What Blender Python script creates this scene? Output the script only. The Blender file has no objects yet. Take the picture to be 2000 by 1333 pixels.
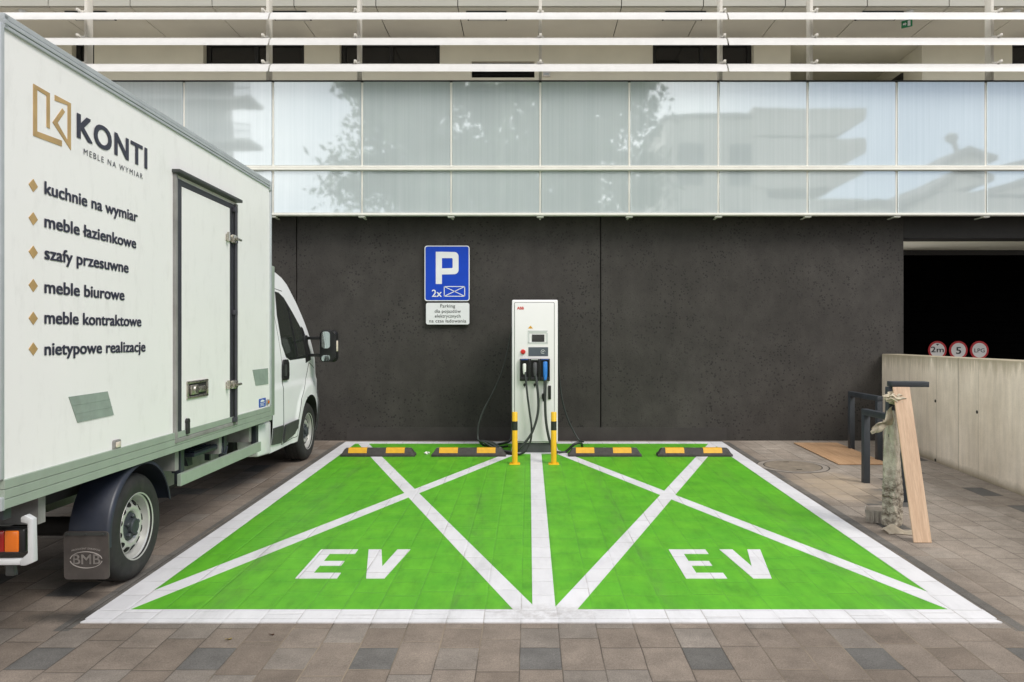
import bpy, bmesh, math, random
from mathutils import Vector, Matrix
random.seed(7)
SC = bpy.context.scene
COL = SC.collection
R = math.radians

# ------------------------------------------------------------------ camera
F_PX, D0, CU, CV, HC, SLOPE = 1490.0, 10.3, 1033.0, 660.0, 1.39, 0.027
cam_d = bpy.data.cameras.new('camera'); cam = bpy.data.objects.new('camera', cam_d); COL.objects.link(cam)
cam.location = (0, -D0, HC); cam.rotation_euler = (R(90), 0, 0)
cam_d.sensor_width = 36; cam_d.lens = F_PX / 2000 * 36
cam_d.shift_x = -33 / 2000; cam_d.shift_y = -6.5 / 2000
cam_d.clip_start = 0.05; cam_d.clip_end = 2000
SC.camera = cam

# ------------------------------------------------------------------ sky, sun, exposure
SUN_EL, SUN_AZ = 46, 132          # degrees; the sun stands behind the photographer
w = bpy.data.worlds.new('World'); SC.world = w; w.use_nodes = True
nt = w.node_tree; bg = nt.nodes['Background']
sky = nt.nodes.new('ShaderNodeTexSky'); sky.sky_type = 'NISHITA'; sky.sun_disc = False
sky.sun_elevation = R(SUN_EL); sky.sun_rotation = R(SUN_AZ); sky.dust_density = 1.0; sky.ozone_density = 1.4
tc = nt.nodes.new('ShaderNodeTexCoord')
mp = nt.nodes.new('ShaderNodeMapping'); mp.inputs['Scale'].default_value = (1, 1, 2.2)
nz = nt.nodes.new('ShaderNodeTexNoise'); nz.inputs['Scale'].default_value = 1.7; nz.inputs['Detail'].default_value = 6
cr = nt.nodes.new('ShaderNodeValToRGB'); cr.color_ramp.elements[0].position = .36; cr.color_ramp.elements[1].position = .56
cr.color_ramp.elements[0].color = (.5, .5, .5, 1); cr.color_ramp.elements[1].color = (1, 1, 1, 1)
mx = nt.nodes.new('ShaderNodeMixRGB')
L = nt.links.new
# a bright veil of cloud, brightest low down, thinner and bluer towards the right behind the camera
sx = nt.nodes.new('ShaderNodeSeparateXYZ'); L(tc.outputs['Generated'], sx.inputs[0])
cv = nt.nodes.new('ShaderNodeValToRGB'); e_ = cv.color_ramp.elements
e_[0].position = .0; e_[0].color = (1, .985, .96, 1); e_[1].position = .75; e_[1].color = (.55, .555, .56, 1)
L(sx.outputs[2], cv.inputs['Fac'])
ml = nt.nodes.new('ShaderNodeMixRGB'); ml.blend_type = 'MULTIPLY'; ml.inputs[0].default_value = 1; ml.inputs[2].default_value = (17, 17, 17, 1)
lf = nt.nodes.new('ShaderNodeMapRange'); lf.interpolation_type = 'SMOOTHSTEP'  # extra brightness added to the unseen left sky to light the parapet
for i_, v_ in enumerate((-.97, -.35, 2.4, 1.0)): lf.inputs[1 + i_].default_value = v_
L(sx.outputs[0], lf.inputs[0])
m2 = nt.nodes.new('ShaderNodeMixRGB'); m2.blend_type = 'MULTIPLY'; m2.inputs[0].default_value = 1
L(cv.outputs['Color'], ml.inputs[1]); L(ml.outputs[0], m2.inputs[1]); L(lf.outputs[0], m2.inputs[2]); L(m2.outputs[0], mx.inputs[2])
cl = nt.nodes.new('ShaderNodeMapRange'); cl.interpolation_type = 'SMOOTHSTEP'
for i_, v_ in enumerate((.10, .46, 1.0, .10)): cl.inputs[1 + i_].default_value = v_
L(sx.outputs[0], cl.inputs[0])
cm_ = nt.nodes.new('ShaderNodeMath'); cm_.operation = 'MULTIPLY'
L(tc.outputs['Generated'], mp.inputs['Vector']); L(mp.outputs[0], nz.inputs['Vector']); L(nz.outputs['Fac'], cr.inputs['Fac'])
L(cr.outputs['Color'], cm_.inputs[0]); L(cl.outputs[0], cm_.inputs[1]); L(cm_.outputs[0], mx.inputs[0]); L(sky.outputs[0], mx.inputs[1]); L(mx.outputs[0], bg.inputs['Color'])
bg.inputs['Strength'].default_value = 0.09
sd = bpy.data.lights.new('sun', 'SUN'); sun = bpy.data.objects.new('sun', sd); COL.objects.link(sun)
sd.energy = 1.9; sd.angle = R(26); sd.color = (1, .955, .885)
sun.location = (0, -20, 30)
_az = R(SUN_AZ); _el = R(SUN_EL)
_dir = Vector((math.sin(_az) * math.cos(_el), math.cos(_az) * math.cos(_el), math.sin(_el)))
sun.rotation_euler = (-_dir).to_track_quat('-Z', 'Y').to_euler()
SC.view_settings.view_transform = 'Standard'; SC.view_settings.look = 'None'
SC.view_settings.exposure = 0.50; SC.view_settings.gamma = 1.0

# ------------------------------------------------------------------ survey helpers
def gz(y): return SLOPE * y if y < 0 else 0.0          # the ground falls 2.7 % away from the building
def P(u, v, d):                                        # surveyed point at distance d from the camera
    return Vector(((u - CU) * d / F_PX, d - D0, HC - (v - CV) * d / F_PX))
def G(u, v):                                           # surveyed point on the ground
    d = F_PX * (HC + SLOPE * D0) / (v - CV + F_PX * SLOPE)
    return Vector(((u - CU) * d / F_PX, d - D0, SLOPE * (d - D0)))

# ------------------------------------------------------------------ object helpers
def tag(o, label=None, cat=None, group=None, kind=None):
    if label: o['label'] = label
    if cat: o['category'] = cat
    if group: o['group'] = group
    if kind: o['kind'] = kind
    return o
def empty(name, loc=(0, 0, 0), rz=0.0):
    o = bpy.data.objects.new(name, None); COL.objects.link(o); o.empty_display_size = .2
    o.location = loc; o.rotation_euler = (0, 0, rz); return o

class MB:
    def __init__(s): s.b = bmesh.new()
    def add(s, verts, faces):
        vs = [s.b.verts.new(v) for v in verts]
        for f in faces:
            try: s.b.faces.new([vs[i] for i in f])
            except ValueError: pass
        return s
    def merge(s, other, M=None):
        me = bpy.data.meshes.new('tmp'); other.to_mesh(me)
        if M is not None: me.transform(M)
        s.b.from_mesh(me); bpy.data.meshes.remove(me); return s
    def box(s, x0, x1, y0, y1, z0, z1, bev=0.0, seg=2, M=None):
        if x0 > x1: x0, x1 = x1, x0
        if y0 > y1: y0, y1 = y1, y0
        if z0 > z1: z0, z1 = z1, z0
        t = bmesh.new(); bmesh.ops.create_cube(t, size=1)
        for v in t.verts: v.co = Vector(((x0 + x1) / 2 + v.co.x * (x1 - x0), (y0 + y1) / 2 + v.co.y * (y1 - y0), (z0 + z1) / 2 + v.co.z * (z1 - z0)))
        if bev: bmesh.ops.bevel(t, geom=t.edges[:], offset=min(bev, .45 * min(x1 - x0, y1 - y0, z1 - z0)), segments=seg, affect='EDGES', profile=.5)
        s.merge(t, M); t.free(); return s
    def prism(s, poly, fn, t0, t1, bev=0.0):
        """extrude 2-D polygon poly between t0 and t1; fn(a,b,t)->3D"""
        t = bmesh.new(); n = len(poly)
        a = [t.verts.new(fn(p[0], p[1], t0)) for p in poly]; b = [t.verts.new(fn(p[0], p[1], t1)) for p in poly]
        t.faces.new(a[::-1]); t.faces.new(b)
        for i in range(n): t.faces.new((a[i], a[(i + 1) % n], b[(i + 1) % n], b[i]))
        bmesh.ops.recalc_face_normals(t, faces=t.faces[:])
        if bev: bmesh.ops.bevel(t, geom=t.edges[:], offset=bev, segments=2, affect='EDGES', profile=.5)
        s.merge(t); t.free(); return s
    def tube(s, pts, r, n=10, cap=True):
        pts = [Vector(p) for p in pts]; m = len(pts)
        rr = r if isinstance(r, (list, tuple)) else [r] * m
        vs = []; up = None
        for i, p in enumerate(pts):
            t = (pts[min(i + 1, m - 1)] - pts[max(i - 1, 0)])
            t = t.normalized() if t.length > 1e-9 else Vector((0, 0, 1))
            if up is None:
                up = t.orthogonal().normalized()
            else:
                up = (up - t * up.dot(t)); up = up.normalized() if up.length > 1e-6 else t.orthogonal().normalized()
            q = t.cross(up)
            vs.append([s.b.verts.new(p + (up * math.cos(2 * math.pi * k / n) + q * math.sin(2 * math.pi * k / n)) * rr[i]) for k in range(n)])
        for i in range(m - 1):
            for k in range(n):
                s.b.faces.new((vs[i][k], vs[i][(k + 1) % n], vs[i + 1][(k + 1) % n], vs[i + 1][k]))
        if cap: s.b.faces.new(vs[0][::-1]); s.b.faces.new(vs[-1])
        return s
    def lathe(s, prof, fn, n=48, close=False):
        """prof list of (r, h); fn(x, y, h)->3D"""
        rings = []
        for r, h in prof:
            rings.append([s.b.verts.new(fn(r * math.cos(2 * math.pi * k / n), r * math.sin(2 * math.pi * k / n), h)) for k in range(n)])
        m = len(rings)
        for i in range(m if close else m - 1):
            A, B = rings[i], rings[(i + 1) % m]
            for k in range(n):
                s.b.faces.new((A[k], A[(k + 1) % n], B[(k + 1) % n], B[k]))
        return s
    def grid(s, fn, nu, nv, flip=False):
        vs = [[s.b.verts.new(fn(i / nu, j / nv)) for j in range(nv + 1)] for i in range(nu + 1)]
        for i in range(nu):
            for j in range(nv):
                f = (vs[i][j], vs[i + 1][j], vs[i + 1][j + 1], vs[i][j + 1])
                s.b.faces.new(f[::-1] if flip else f)
        return s
    def build(s, name, m, parent=None, smooth=40, recalc=True, dz=0.0, loc=None):
        if recalc: bmesh.ops.recalc_face_normals(s.b, faces=s.b.faces[:])
        me = bpy.data.meshes.new(name); s.b.to_mesh(me); s.b.free()
        if dz: me.transform(Matrix.Translation((0, 0, dz)))
        if loc is not None: me.transform(Matrix.Translation(-Vector(loc)))
        if smooth:
            me.shade_smooth(); me.set_sharp_from_angle(angle=R(smooth))
        me.materials.append(m)
        o = bpy.data.objects.new(name, me); COL.objects.link(o)
        if parent is not None: o.parent = parent
        if loc is not None: o.location = loc
        return o

def spline(pts, n=8):
    pts = [Vector(p) for p in pts]; out = []
    for i in range(len(pts) - 1):
        p0 = pts[max(i - 1, 0)]; p1 = pts[i]; p2 = pts[i + 1]; p3 = pts[min(i + 2, len(pts) - 1)]
        for k in range(n):
            t = k / n
            out.append(.5 * ((2 * p1) + (p2 - p0) * t + (2 * p0 - 5 * p1 + 4 * p2 - p3) * t * t + (3 * p1 - p0 - 3 * p2 + p3) * t ** 3))
    out.append(pts[-1]); return out

def rrect(x0, x1, y0, y1, r, n=5):
    pts = []
    for cx, cy, a0 in ((x1 - r, y1 - r, 0), (x0 + r, y1 - r, 90), (x0 + r, y0 + r, 180), (x1 - r, y0 + r, 270)):
        for k in range(n + 1):
            a = R(a0 + 90 * k / n); pts.append((cx + r * math.cos(a), cy + r * math.sin(a)))
    return pts

CAP = 0.729
def text_geo(mb, body, fn, w=None, cap=.1, bold=0.0, depth=.0015, align='LEFT', spacing=1.0, lines=1.0):
    """lettering: glyph outlines filled, scaled to cap height (and to width w when given), mapped with fn(a, b, t)"""
    c = bpy.data.curves.new('t', 'FONT'); c.body = body; c.size = 1.0; c.offset = 0.0; c.align_x = align
    c.space_character = spacing; c.space_line = lines; c.resolution_u = 4; c.fill_mode = 'FRONT'
    o = bpy.data.objects.new('t', c); COL.objects.link(o)
    me = bpy.data.meshes.new_from_object(o)
    bpy.data.objects.remove(o); bpy.data.curves.remove(c)
    xs = [v.co.x for v in me.vertices]
    if not xs: return 0
    x0, x1 = min(xs), max(xs); ky = cap / CAP
    kx = (w / (x1 - x0)) if w else ky
    offx = x0 if align == 'LEFT' else (x0 + x1) / 2
    sh = [(0, 0)] if bold <= 0 else [(0, 0), (-bold, -bold * .6), (bold, bold * .6), (-bold, bold * .6), (bold, -bold * .6)]
    for i_, (sx_, sy_) in enumerate(sh):
        vs = [fn((v.co.x - offx + sx_) * kx, (v.co.y + sy_) * ky, depth + .00015 * i_) for v in me.vertices]
        mb.add(vs, [tuple(p.vertices) for p in me.polygons])
    bpy.data.meshes.remove(me); return kx / ky

# ------------------------------------------------------------------ materials
class NT:
    def __init__(s, name):
        s.m = bpy.data.materials.new(name); s.m.use_nodes = True; s.t = s.m.node_tree
        s.p = s.t.nodes['Principled BSDF']; s.out = s.t.nodes['Material Output']
    def n(s, typ, **kw):
        x = s.t.nodes.new(typ)
        for k, v in kw.items(): setattr(x, k, v)
        return x
    def link(s, a, b): s.t.links.new(a, b)
    def inp(s, sock, v):
        if isinstance(v, bpy.types.NodeSocket): s.link(v, sock)
        else: sock.default_value = v
    def math(s, op, a, b=0.0, c=0.0, clamp=False):
        x = s.n('ShaderNodeMath', operation=op); x.use_clamp = clamp
        s.inp(x.inputs[0], a); s.inp(x.inputs[1], b); s.inp(x.inputs[2], c); return x.outputs[0]
    def obj(s): return s.n('ShaderNodeTexCoord').outputs['Object']
    def pos(s): return s.n('ShaderNodeNewGeometry').outputs['Position']
    def mapping(s, vec, scale=(1, 1, 1), loc=(0, 0, 0), rot=(0, 0, 0)):
        x = s.n('ShaderNodeMapping'); s.link(vec, x.inputs['Vector'])
        x.inputs['Scale'].default_value = scale; x.inputs['Location'].default_value = loc; x.inputs['Rotation'].default_value = rot
        return x.outputs[0]
    def noise(s, vec, scale=5, detail=4, rough=.55):
        x = s.n('ShaderNodeTexNoise'); s.link(vec, x.inputs['Vector'])
        x.inputs['Scale'].default_value = scale; x.inputs['Detail'].default_value = detail; x.inputs['Roughness'].default_value = rough
        return x.outputs['Fac']
    def ramp(s, fac, stops):
        x = s.n('ShaderNodeValToRGB'); s.link(fac, x.inputs['Fac']); e = x.color_ramp.elements
        while len(e) < len(stops): e.new(.5)
        for k, (p, c) in enumerate(stops):
            e[k].position = p; e[k].color = (c, c, c, 1) if isinstance(c, (int, float)) else (*c, 1)
        return x.outputs['Color']
    def mix(s, fac, a, b, blend='MIX'):
        x = s.n('ShaderNodeMixRGB', blend_type=blend)
        s.inp(x.inputs[0], fac)
        for i, v in ((1, a), (2, b)):
            if isinstance(v, tuple): x.inputs[i].default_value = (*v, 1)
            else: s.link(v, x.inputs[i])
        return x.outputs[0]
    def sep(s, vec):
        x = s.n('ShaderNodeSeparateXYZ'); s.link(vec, x.inputs[0]); return x.outputs
    def comb(s, x=0.0, y=0.0, z=0.0):
        c = s.n('ShaderNodeCombineXYZ')
        for i, v in enumerate((x, y, z)): s.inp(c.inputs[i], v)
        return c.outputs[0]
    def white(s, vec):
        x = s.n('ShaderNodeTexWhiteNoise'); x.noise_dimensions = '3D'; s.link(vec, x.inputs['Vector']); return x.outputs['Value']
    def bump(s, h, strength=.3, dist=.01):
        x = s.n('ShaderNodeBump'); x.inputs['Strength'].default_value = strength; x.inputs['Distance'].default_value = dist
        s.link(h, x.inputs['Height']); s.link(x.outputs[0], s.p.inputs['Normal'])
    def set(s, col=None, rough=None, metal=None, spec=None):
        if col is not None:
            if isinstance(col, tuple): s.p.inputs['Base Color'].default_value = (*col, 1)
            else: s.link(col, s.p.inputs['Base Color'])
        if rough is not None: s.inp(s.p.inputs['Roughness'], rough)
        if metal is not None: s.p.inputs['Metallic'].default_value = metal
        if spec is not None: s.p.inputs['Specular IOR Level'].default_value = spec
        return s.m

def mat(name, col, rough=.55, metal=0.0, var=.12, scale=6, bump=0.0, bscale=80, spec=.5, coat=0.0, dirt=0.0, rv=.16):
    N = NT(name); o = N.pos() if False else N.obj()
    f = N.noise(o, scale, 5)
    lo = tuple(c * (1 - var) for c in col); hi = tuple(min(1, c * (1 + var)) for c in col)
    c = N.mix(N.ramp(f, [(.3, 0.0), (.7, 1.0)]), lo, hi)
    if dirt:
        g = N.ramp(N.noise(N.mapping(o, (1, 1, .35)), 9, 8, .7), [(.52, 0.0), (.75, 1.0)])
        c = N.mix(N.math('MULTIPLY', g, dirt), c, (.12, .105, .085))
    N.set(c, rough, metal, spec)
    N.link(N.math('ADD', N.math('MULTIPLY', N.noise(o, 23, 3), rv), rough - rv / 2, clamp=True), N.p.inputs['Roughness'])
    if coat: N.p.inputs['Coat Weight'].default_value = coat; N.p.inputs['Coat Roughness'].default_value = .05
    if bump: N.bump(N.noise(o, bscale, 4), bump, .004)
    return N.m

def paving(N):
    """large concrete pavers laid in columns along Y; returns joint mask, random per paver, coords"""
    pos = N.pos(); X, Y, Z = N.sep(pos)
    # joints wander slightly
    wob = N.math('MULTIPLY', N.math('SUBTRACT', N.noise(pos, 3.0, 2), .5), .010)
    x = N.math('ADD', X, wob); y = N.math('ADD', Y, wob)
    cx = N.math('DIVIDE', N.math('ADD', x, .0445), .2035)
    col = N.math('FLOOR', cx); fx = N.math('FRACT', cx)
    odd = N.math('ABSOLUTE', N.math('MODULO', col, 2.0))
    ln = N.math('ADD', .238, N.math('MULTIPLY', odd, .118))
    off = N.math('MULTIPLY', N.white(N.comb(col, 3.1, 0.0)), .12)
    off = N.math('MULTIPLY', off, odd)
    cy = N.math('DIVIDE', N.math('ADD', N.math('ADD', y, 6.69), off), ln)
    row = N.math('FLOOR', cy); fy = N.math('FRACT', cy)
    jw = .0046
    ex = N.math('MULTIPLY', N.math('MINIMUM', fx, N.math('SUBTRACT', 1.0, fx)), .2035)
    ey = N.math('MULTIPLY', N.math('MINIMUM', fy, N.math('SUBTRACT', 1.0, fy)), ln)
    e = N.math('MINIMUM', ex, ey)
    joint = N.math('SUBTRACT', 1.0, N.math('DIVIDE', e, jw), clamp=True)
    edge = N.math('SUBTRACT', 1.0, N.math('DIVIDE', e, .012), clamp=True)
    rnd = N.white(N.comb(col, row, 0.5)); rnd2 = N.white(N.comb(col, row, 7.5))
    c4 = N.math('LESS_THAN', N.math('ABSOLUTE', N.math('MODULO', N.math('ADD', col, 400.0), 4.0)), .5)
    r0 = N.math('LESS_THAN', N.math('ABSOLUTE', row), .5)
    darkrow = N.math('MULTIPLY', c4, r0)
    far = N.math('MULTIPLY', N.math('LESS_THAN', rnd2, .085), N.math('GREATER_THAN', N.math('ABSOLUTE', row), 2.5))
    dark = N.math('MAXIMUM', darkrow, far)
    return pos, X, Y, joint, edge, rnd, dark, N.white(N.comb(col, row, 11.5))

def make_paving():
    N = NT('paving'); pos, X, Y, joint, edge, rnd, dark, r3 = paving(N)
    # a border course of charcoal pavers on either side of the painted bay
    sl = N.math('LESS_THAN', N.math('ABSOLUTE', N.math('SUBTRACT', X, 2.630)), .042)
    sr = N.math('LESS_THAN', N.math('ABSOLUTE', N.math('ADD', X, 2.49)), .042)
    inb = N.math('MULTIPLY', N.math('GREATER_THAN', Y, -6.25), N.math('LESS_THAN', Y, -.12))
    strip_ = N.math('MULTIPLY', N.math('MAXIMUM', sl, sr), inb)
    base = N.mix(rnd, (.172, .139, .112), (.226, .188, .156))
    base = N.mix(N.math('MULTIPLY', N.math('GREATER_THAN', r3, .78), .45), base, (.215, .198, .178))
    drk = N.mix(rnd, (.100, .095, .088), (.135, .128, .120))
    painted_light = N.ramp(N.math('ADD', N.math('MULTIPLY', X, .2), N.math('MULTIPLY', N.math('SUBTRACT', N.noise(pos, .8, 3), .5), .12)), [(.50, 0.0), (.60, 1.0)])  # paving colour lightened towards the right for the stronger light there
    base = N.mix(N.math('MULTIPLY', painted_light, .75), base, N.mix(rnd, (.30, .256, .214), (.35, .304, .258)))
    c = N.mix(dark, base, drk)
    c = N.mix(strip_, c, (.125, .116, .106))
    big = N.noise(pos, .9, 4); med = N.noise(pos, 7, 6, .65); fine = N.noise(pos, 160, 3, .7)
    c = N.mix(1.0, c, N.ramp(big, [(.3, .80), (.7, 1.12)]), 'MULTIPLY')
    c = N.mix(1.0, c, N.ramp(med, [(.3, .78), (.7, 1.15)]), 'MULTIPLY')
    c = N.mix(1.0, c, N.ramp(fine, [(.3, .68), (.7, 1.3)]), 'MULTIPLY')
    # dusty sand spill by the bicycle stands
    def blob(px, py, r0, r1):
        dx = N.math('DIVIDE', N.math('SUBTRACT', X, px), r0); dy = N.math('DIVIDE', N.math('SUBTRACT', Y, py), r1)
        dd = N.math('ADD', N.math('MULTIPLY', dx, dx), N.math('MULTIPLY', dy, dy))
        dd = N.math('ADD', dd, N.math('MULTIPLY', N.math('SUBTRACT', N.noise(pos, 5, 5, .7), .5), 1.8))
        return N.math('SUBTRACT', 1.0, dd, clamp=True)
    c = N.mix(N.math('MULTIPLY', blob(3.05, -2.75, .45, .8), .75), c, (.42, .33, .235))
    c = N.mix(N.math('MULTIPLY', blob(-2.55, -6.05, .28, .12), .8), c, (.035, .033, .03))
    spots = N.ramp(N.noise(pos, 26, 5, .75), [(.70, 0.0), (.76, 1.0)])
    c = N.mix(N.math('MULTIPLY', spots, .45), c, (.10, .085, .07))
    wh = N.ramp(N.noise(N.mapping(pos, loc=(4, 9, 0)), 17, 6, .75), [(.735, 0.0), (.78, 1.0)])
    c = N.mix(N.math('MULTIPLY', wh, .5), c, (.55, .52, .47))
    jm = N.math('MULTIPLY', joint, N.ramp(N.noise(pos, 2.3, 4), [(.25, .55), (.55, 1.0)]))
    jc = N.mix(N.ramp(N.noise(pos, 1.3, 3), [(.50, 0.0), (.68, .8)]), (.040, .033, .026), (.30, .24, .17))
    c = N.mix(jm, c, jc)
    N.set(c, .82, 0, .3)
    h = N.math('ADD', N.math('MULTIPLY', N.math('SUBTRACT', 1.0, edge), .9), N.math('ADD', N.math('MULTIPLY', fine, .14), N.math('ADD', N.math('MULTIPLY', med, .25), N.math('MULTIPLY', rnd, .35))))
    N.bump(h, .55, .006); return N.m

def make_paint(name, c0, c1, wornc, worn=.5, clean=0.0):
    N = NT(name); pos, X, Y, joint, edge, rnd, dark, r3 = paving(N)
    med = N.noise(pos, 4.5, 6, .62); st = N.noise(N.mapping(pos, (3.0, .8, 1), rot=(0, 0, .5)), 5, 7, .65)
    c = N.mix(N.ramp(med, [(.3, 0.0), (.72, 1.0)]), c0, c1)
    c = N.mix(1.0, c, N.ramp(rnd, [(0, .95), (1, 1.03)]), 'MULTIPLY')
    c = N.mix(1.0 - clean, c, N.ramp(st, [(.30, .80), (.5, 1.0), (.70, 1.10)]), 'MULTIPLY')
    scuff = N.ramp(N.noise(N.mapping(pos, (1.0, .35, 1), rot=(0, 0, -.35)), 9, 8, .78), [(.56, 0.0), (.72, 1.0)])
    c = N.mix(N.math('MULTIPLY', scuff, worn * .35), c, wornc)
    gone = N.ramp(N.noise(pos, 55, 6, .8), [(.705, 0.0), (.74, 1.0)])
    c = N.mix(N.math('MULTIPLY', gone, worn), c, (.22, .19, .16))
    jm = N.math('MULTIPLY', joint, N.ramp(N.noise(pos, 2.6, 5, .7), [(.40, 0.0), (.56, 1.0)]))
    c = N.mix(N.math('MULTIPLY', jm, .85), c, wornc)
    # tyre marks along the parking direction, and grime where the lines meet at the front
    tr = None
    for tx_ in (-1.95, -.52, .66, 2.02):
        d_ = N.math('ABSOLUTE', N.math('SUBTRACT', N.math('ADD', X, N.math('ADD', N.math('MULTIPLY', Y, .02), N.math('MULTIPLY', N.math('SUBTRACT', N.noise(pos, .5, 2), .5), .3))), tx_))
        b_ = N.math('SUBTRACT', 1.0, N.math('DIVIDE', d_, .13), clamp=True); tr = b_ if tr is None else N.math('MAXIMUM', tr, b_)
    tr = N.math('MULTIPLY', tr, N.ramp(N.noise(N.mapping(pos, (2.5, .5, 1)), 4, 7, .7), [(.42, 0.0), (.70, 1.0)]))
    c = N.mix(N.math('MULTIPLY', tr, .46 - .26 * clean), c, (.07, .085, .05))
    dx_ = N.math('DIVIDE', N.math('SUBTRACT', X, .09), .42); dy_ = N.math('DIVIDE', N.math('ADD', Y, 6.02), .16)
    gr_ = N.math('SUBTRACT', 1.0, N.math('ADD', N.math('MULTIPLY', dx_, dx_), N.math('MULTIPLY', dy_, dy_)), clamp=True)
    gr_ = N.math('MULTIPLY', gr_, N.ramp(N.noise(pos, 14, 7, .75), [(.40, 0.0), (.62, 1.0)]))
    c = N.mix(N.math('MULTIPLY', gr_, .45), c, (.20, .17, .15))
    N.set(c, .55, 0, .4)
    fine = N.noise(pos, 160, 3, .7)
    h = N.math('ADD', N.math('MULTIPLY', N.math('SUBTRACT', 1.0, edge), .8), N.math('ADD', N.math('MULTIPLY', fine, .10), N.math('MULTIPLY', rnd, .35)))
    N.bump(h, .5, .006); return N.m

def make_dark_concrete():
    N = NT('dark_pitted_concrete'); o = N.obj()
    a = N.noise(o, .75, 6, .6); b = N.noise(N.mapping(o, (1.0, 1, .7)), 4, 7, .68); f = N.noise(o, 70, 4, .7)
    c = N.mix(N.ramp(a, [(.28, 0.0), (.72, 1.0)]), (.033, .0295, .0265), (.055, .050, .0455))
    c = N.mix(1.0, c, N.ramp(b, [(.25, .72), (.75, 1.28)]), 'MULTIPLY')
    c = N.mix(1.0, c, N.ramp(f, [(.25, .78), (.75, 1.22)]), 'MULTIPLY')
    gate = N.ramp(N.noise(N.mapping(o, loc=(3, 0, 8)), 1.5, 3), [(.42, 0.0), (.60, 1.0)])
    pits = None
    for sc, r, ds in ((15, .22, 0), (27, .30, 5), (8, .10, 9), (19, .24, 3)):
        v = N.n('ShaderNodeTexVoronoi'); v.feature = 'F1'; v.inputs['Scale'].default_value = sc
        N.link(N.mapping(N.math('ADD', 0, 0) if False else o, (1, 1, 1), (ds, ds, ds)), v.inputs['Vector'])
        keep = N.math('GREATER_THAN', N.sep(v.outputs['Color'])[0], .52)
        d = N.math('MULTIPLY', N.math('LESS_THAN', N.math('ADD', v.outputs['Distance'], N.math('MULTIPLY', N.math('SUBTRACT', f, .5), .16)), r), keep)
        pits = d if pits is None else N.math('MAXIMUM', pits, d)
    pits = N.math('MULTIPLY', pits, N.math('ADD', N.math('MULTIPLY', gate, .75), .25))
    c = N.mix(N.math('MULTIPLY', pits, .68), c, (.010, .0095, .009))
    lime = N.ramp(N.noise(N.mapping(o, loc=(1, 2, 3)), 60, 3, .6), [(.70, 0.0), (.76, 1.0)])
    lg = N.ramp(N.noise(o, .8, 2), [(.5, 0.0), (.75, 1.0)])
    c = N.mix(N.math('MULTIPLY', N.math('MULTIPLY', lime, lg), .5), c, (.25, .235, .22))
    N.set(c, .75, 0, .35)
    N.bump(N.math('SUBTRACT', N.math('ADD', N.math('MULTIPLY', f, .4), N.math('MULTIPLY', b, .5)), N.math('MULTIPLY', pits, 1.0)), .5, .006); return N.m

def make_light_concrete():
    N = NT('light_concrete'); o = N.pos(); X, Y, Z = N.sep(o)
    a = N.noise(o, 1.6, 6, .6); b = N.noise(N.mapping(o, (4, 4, .5)), 3.0, 6, .65); f = N.noise(o, 90, 3, .7)
    c = N.mix(N.ramp(a, [(.3, 0.0), (.7, 1.0)]), (.63, .545, .435), (.80, .71, .59))
    c = N.mix(1.0, c, N.ramp(b, [(.3, .84), (.7, 1.08)]), 'MULTIPLY')
    c = N.mix(1.0, c, N.ramp(f, [(.3, .92), (.7, 1.07)]), 'MULTIPLY')
    # algae and rain stains: from the top edge down and from the foot up
    topm = N.math('SUBTRACT', 1.0, N.math('DIVIDE', N.math('SUBTRACT', 1.165, Z), N.math('ADD', .02, N.math('MULTIPLY', N.ramp(N.noise(N.mapping(o, (7, 7, .25)), 2.2, 5, .7), [(.35, 0.0), (.75, 1.0)]), .34))), clamp=True)
    c = N.mix(N.math('MULTIPLY', topm, .62), c, (.20, .165, .085))
    bot = N.math('SUBTRACT', 1.0, N.math('DIVIDE', N.math('SUBTRACT', Z, N.math('MULTIPLY', Y, .027)), N.math('ADD', .02, N.math('MULTIPLY', N.noise(o, 4, 5, .7), .16))), clamp=True)
    c = N.mix(N.math('MULTIPLY', bot, .75), c, (.135, .105, .05))
    # board joints of the shuttering
    js = None
    for yy, wd in ((-.84, .007), (-1.53, .007), (-2.02, .016), (-2.42, .006), (-3.4, .007), (-4.3, .007), (-5.3, .007)):
        d = N.math('SUBTRACT', 1.0, N.math('DIVIDE', N.math('ABSOLUTE', N.math('SUBTRACT', N.math('ADD', Y, N.math('MULTIPLY', N.math('SUBTRACT', N.noise(o, 6, 3), .5), .02)), yy)), wd), clamp=True)
        js = d if js is None else N.math('MAXIMUM', js, d)
    c = N.mix(N.math('MULTIPLY', js, .55), c, (.17, .145, .11))
    N.set(c, .85, 0, .3)
    N.bump(N.math('SUBTRACT', N.math('ADD', N.math('MULTIPLY', f, .3), a), js), .4, .006); return N.m

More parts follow.
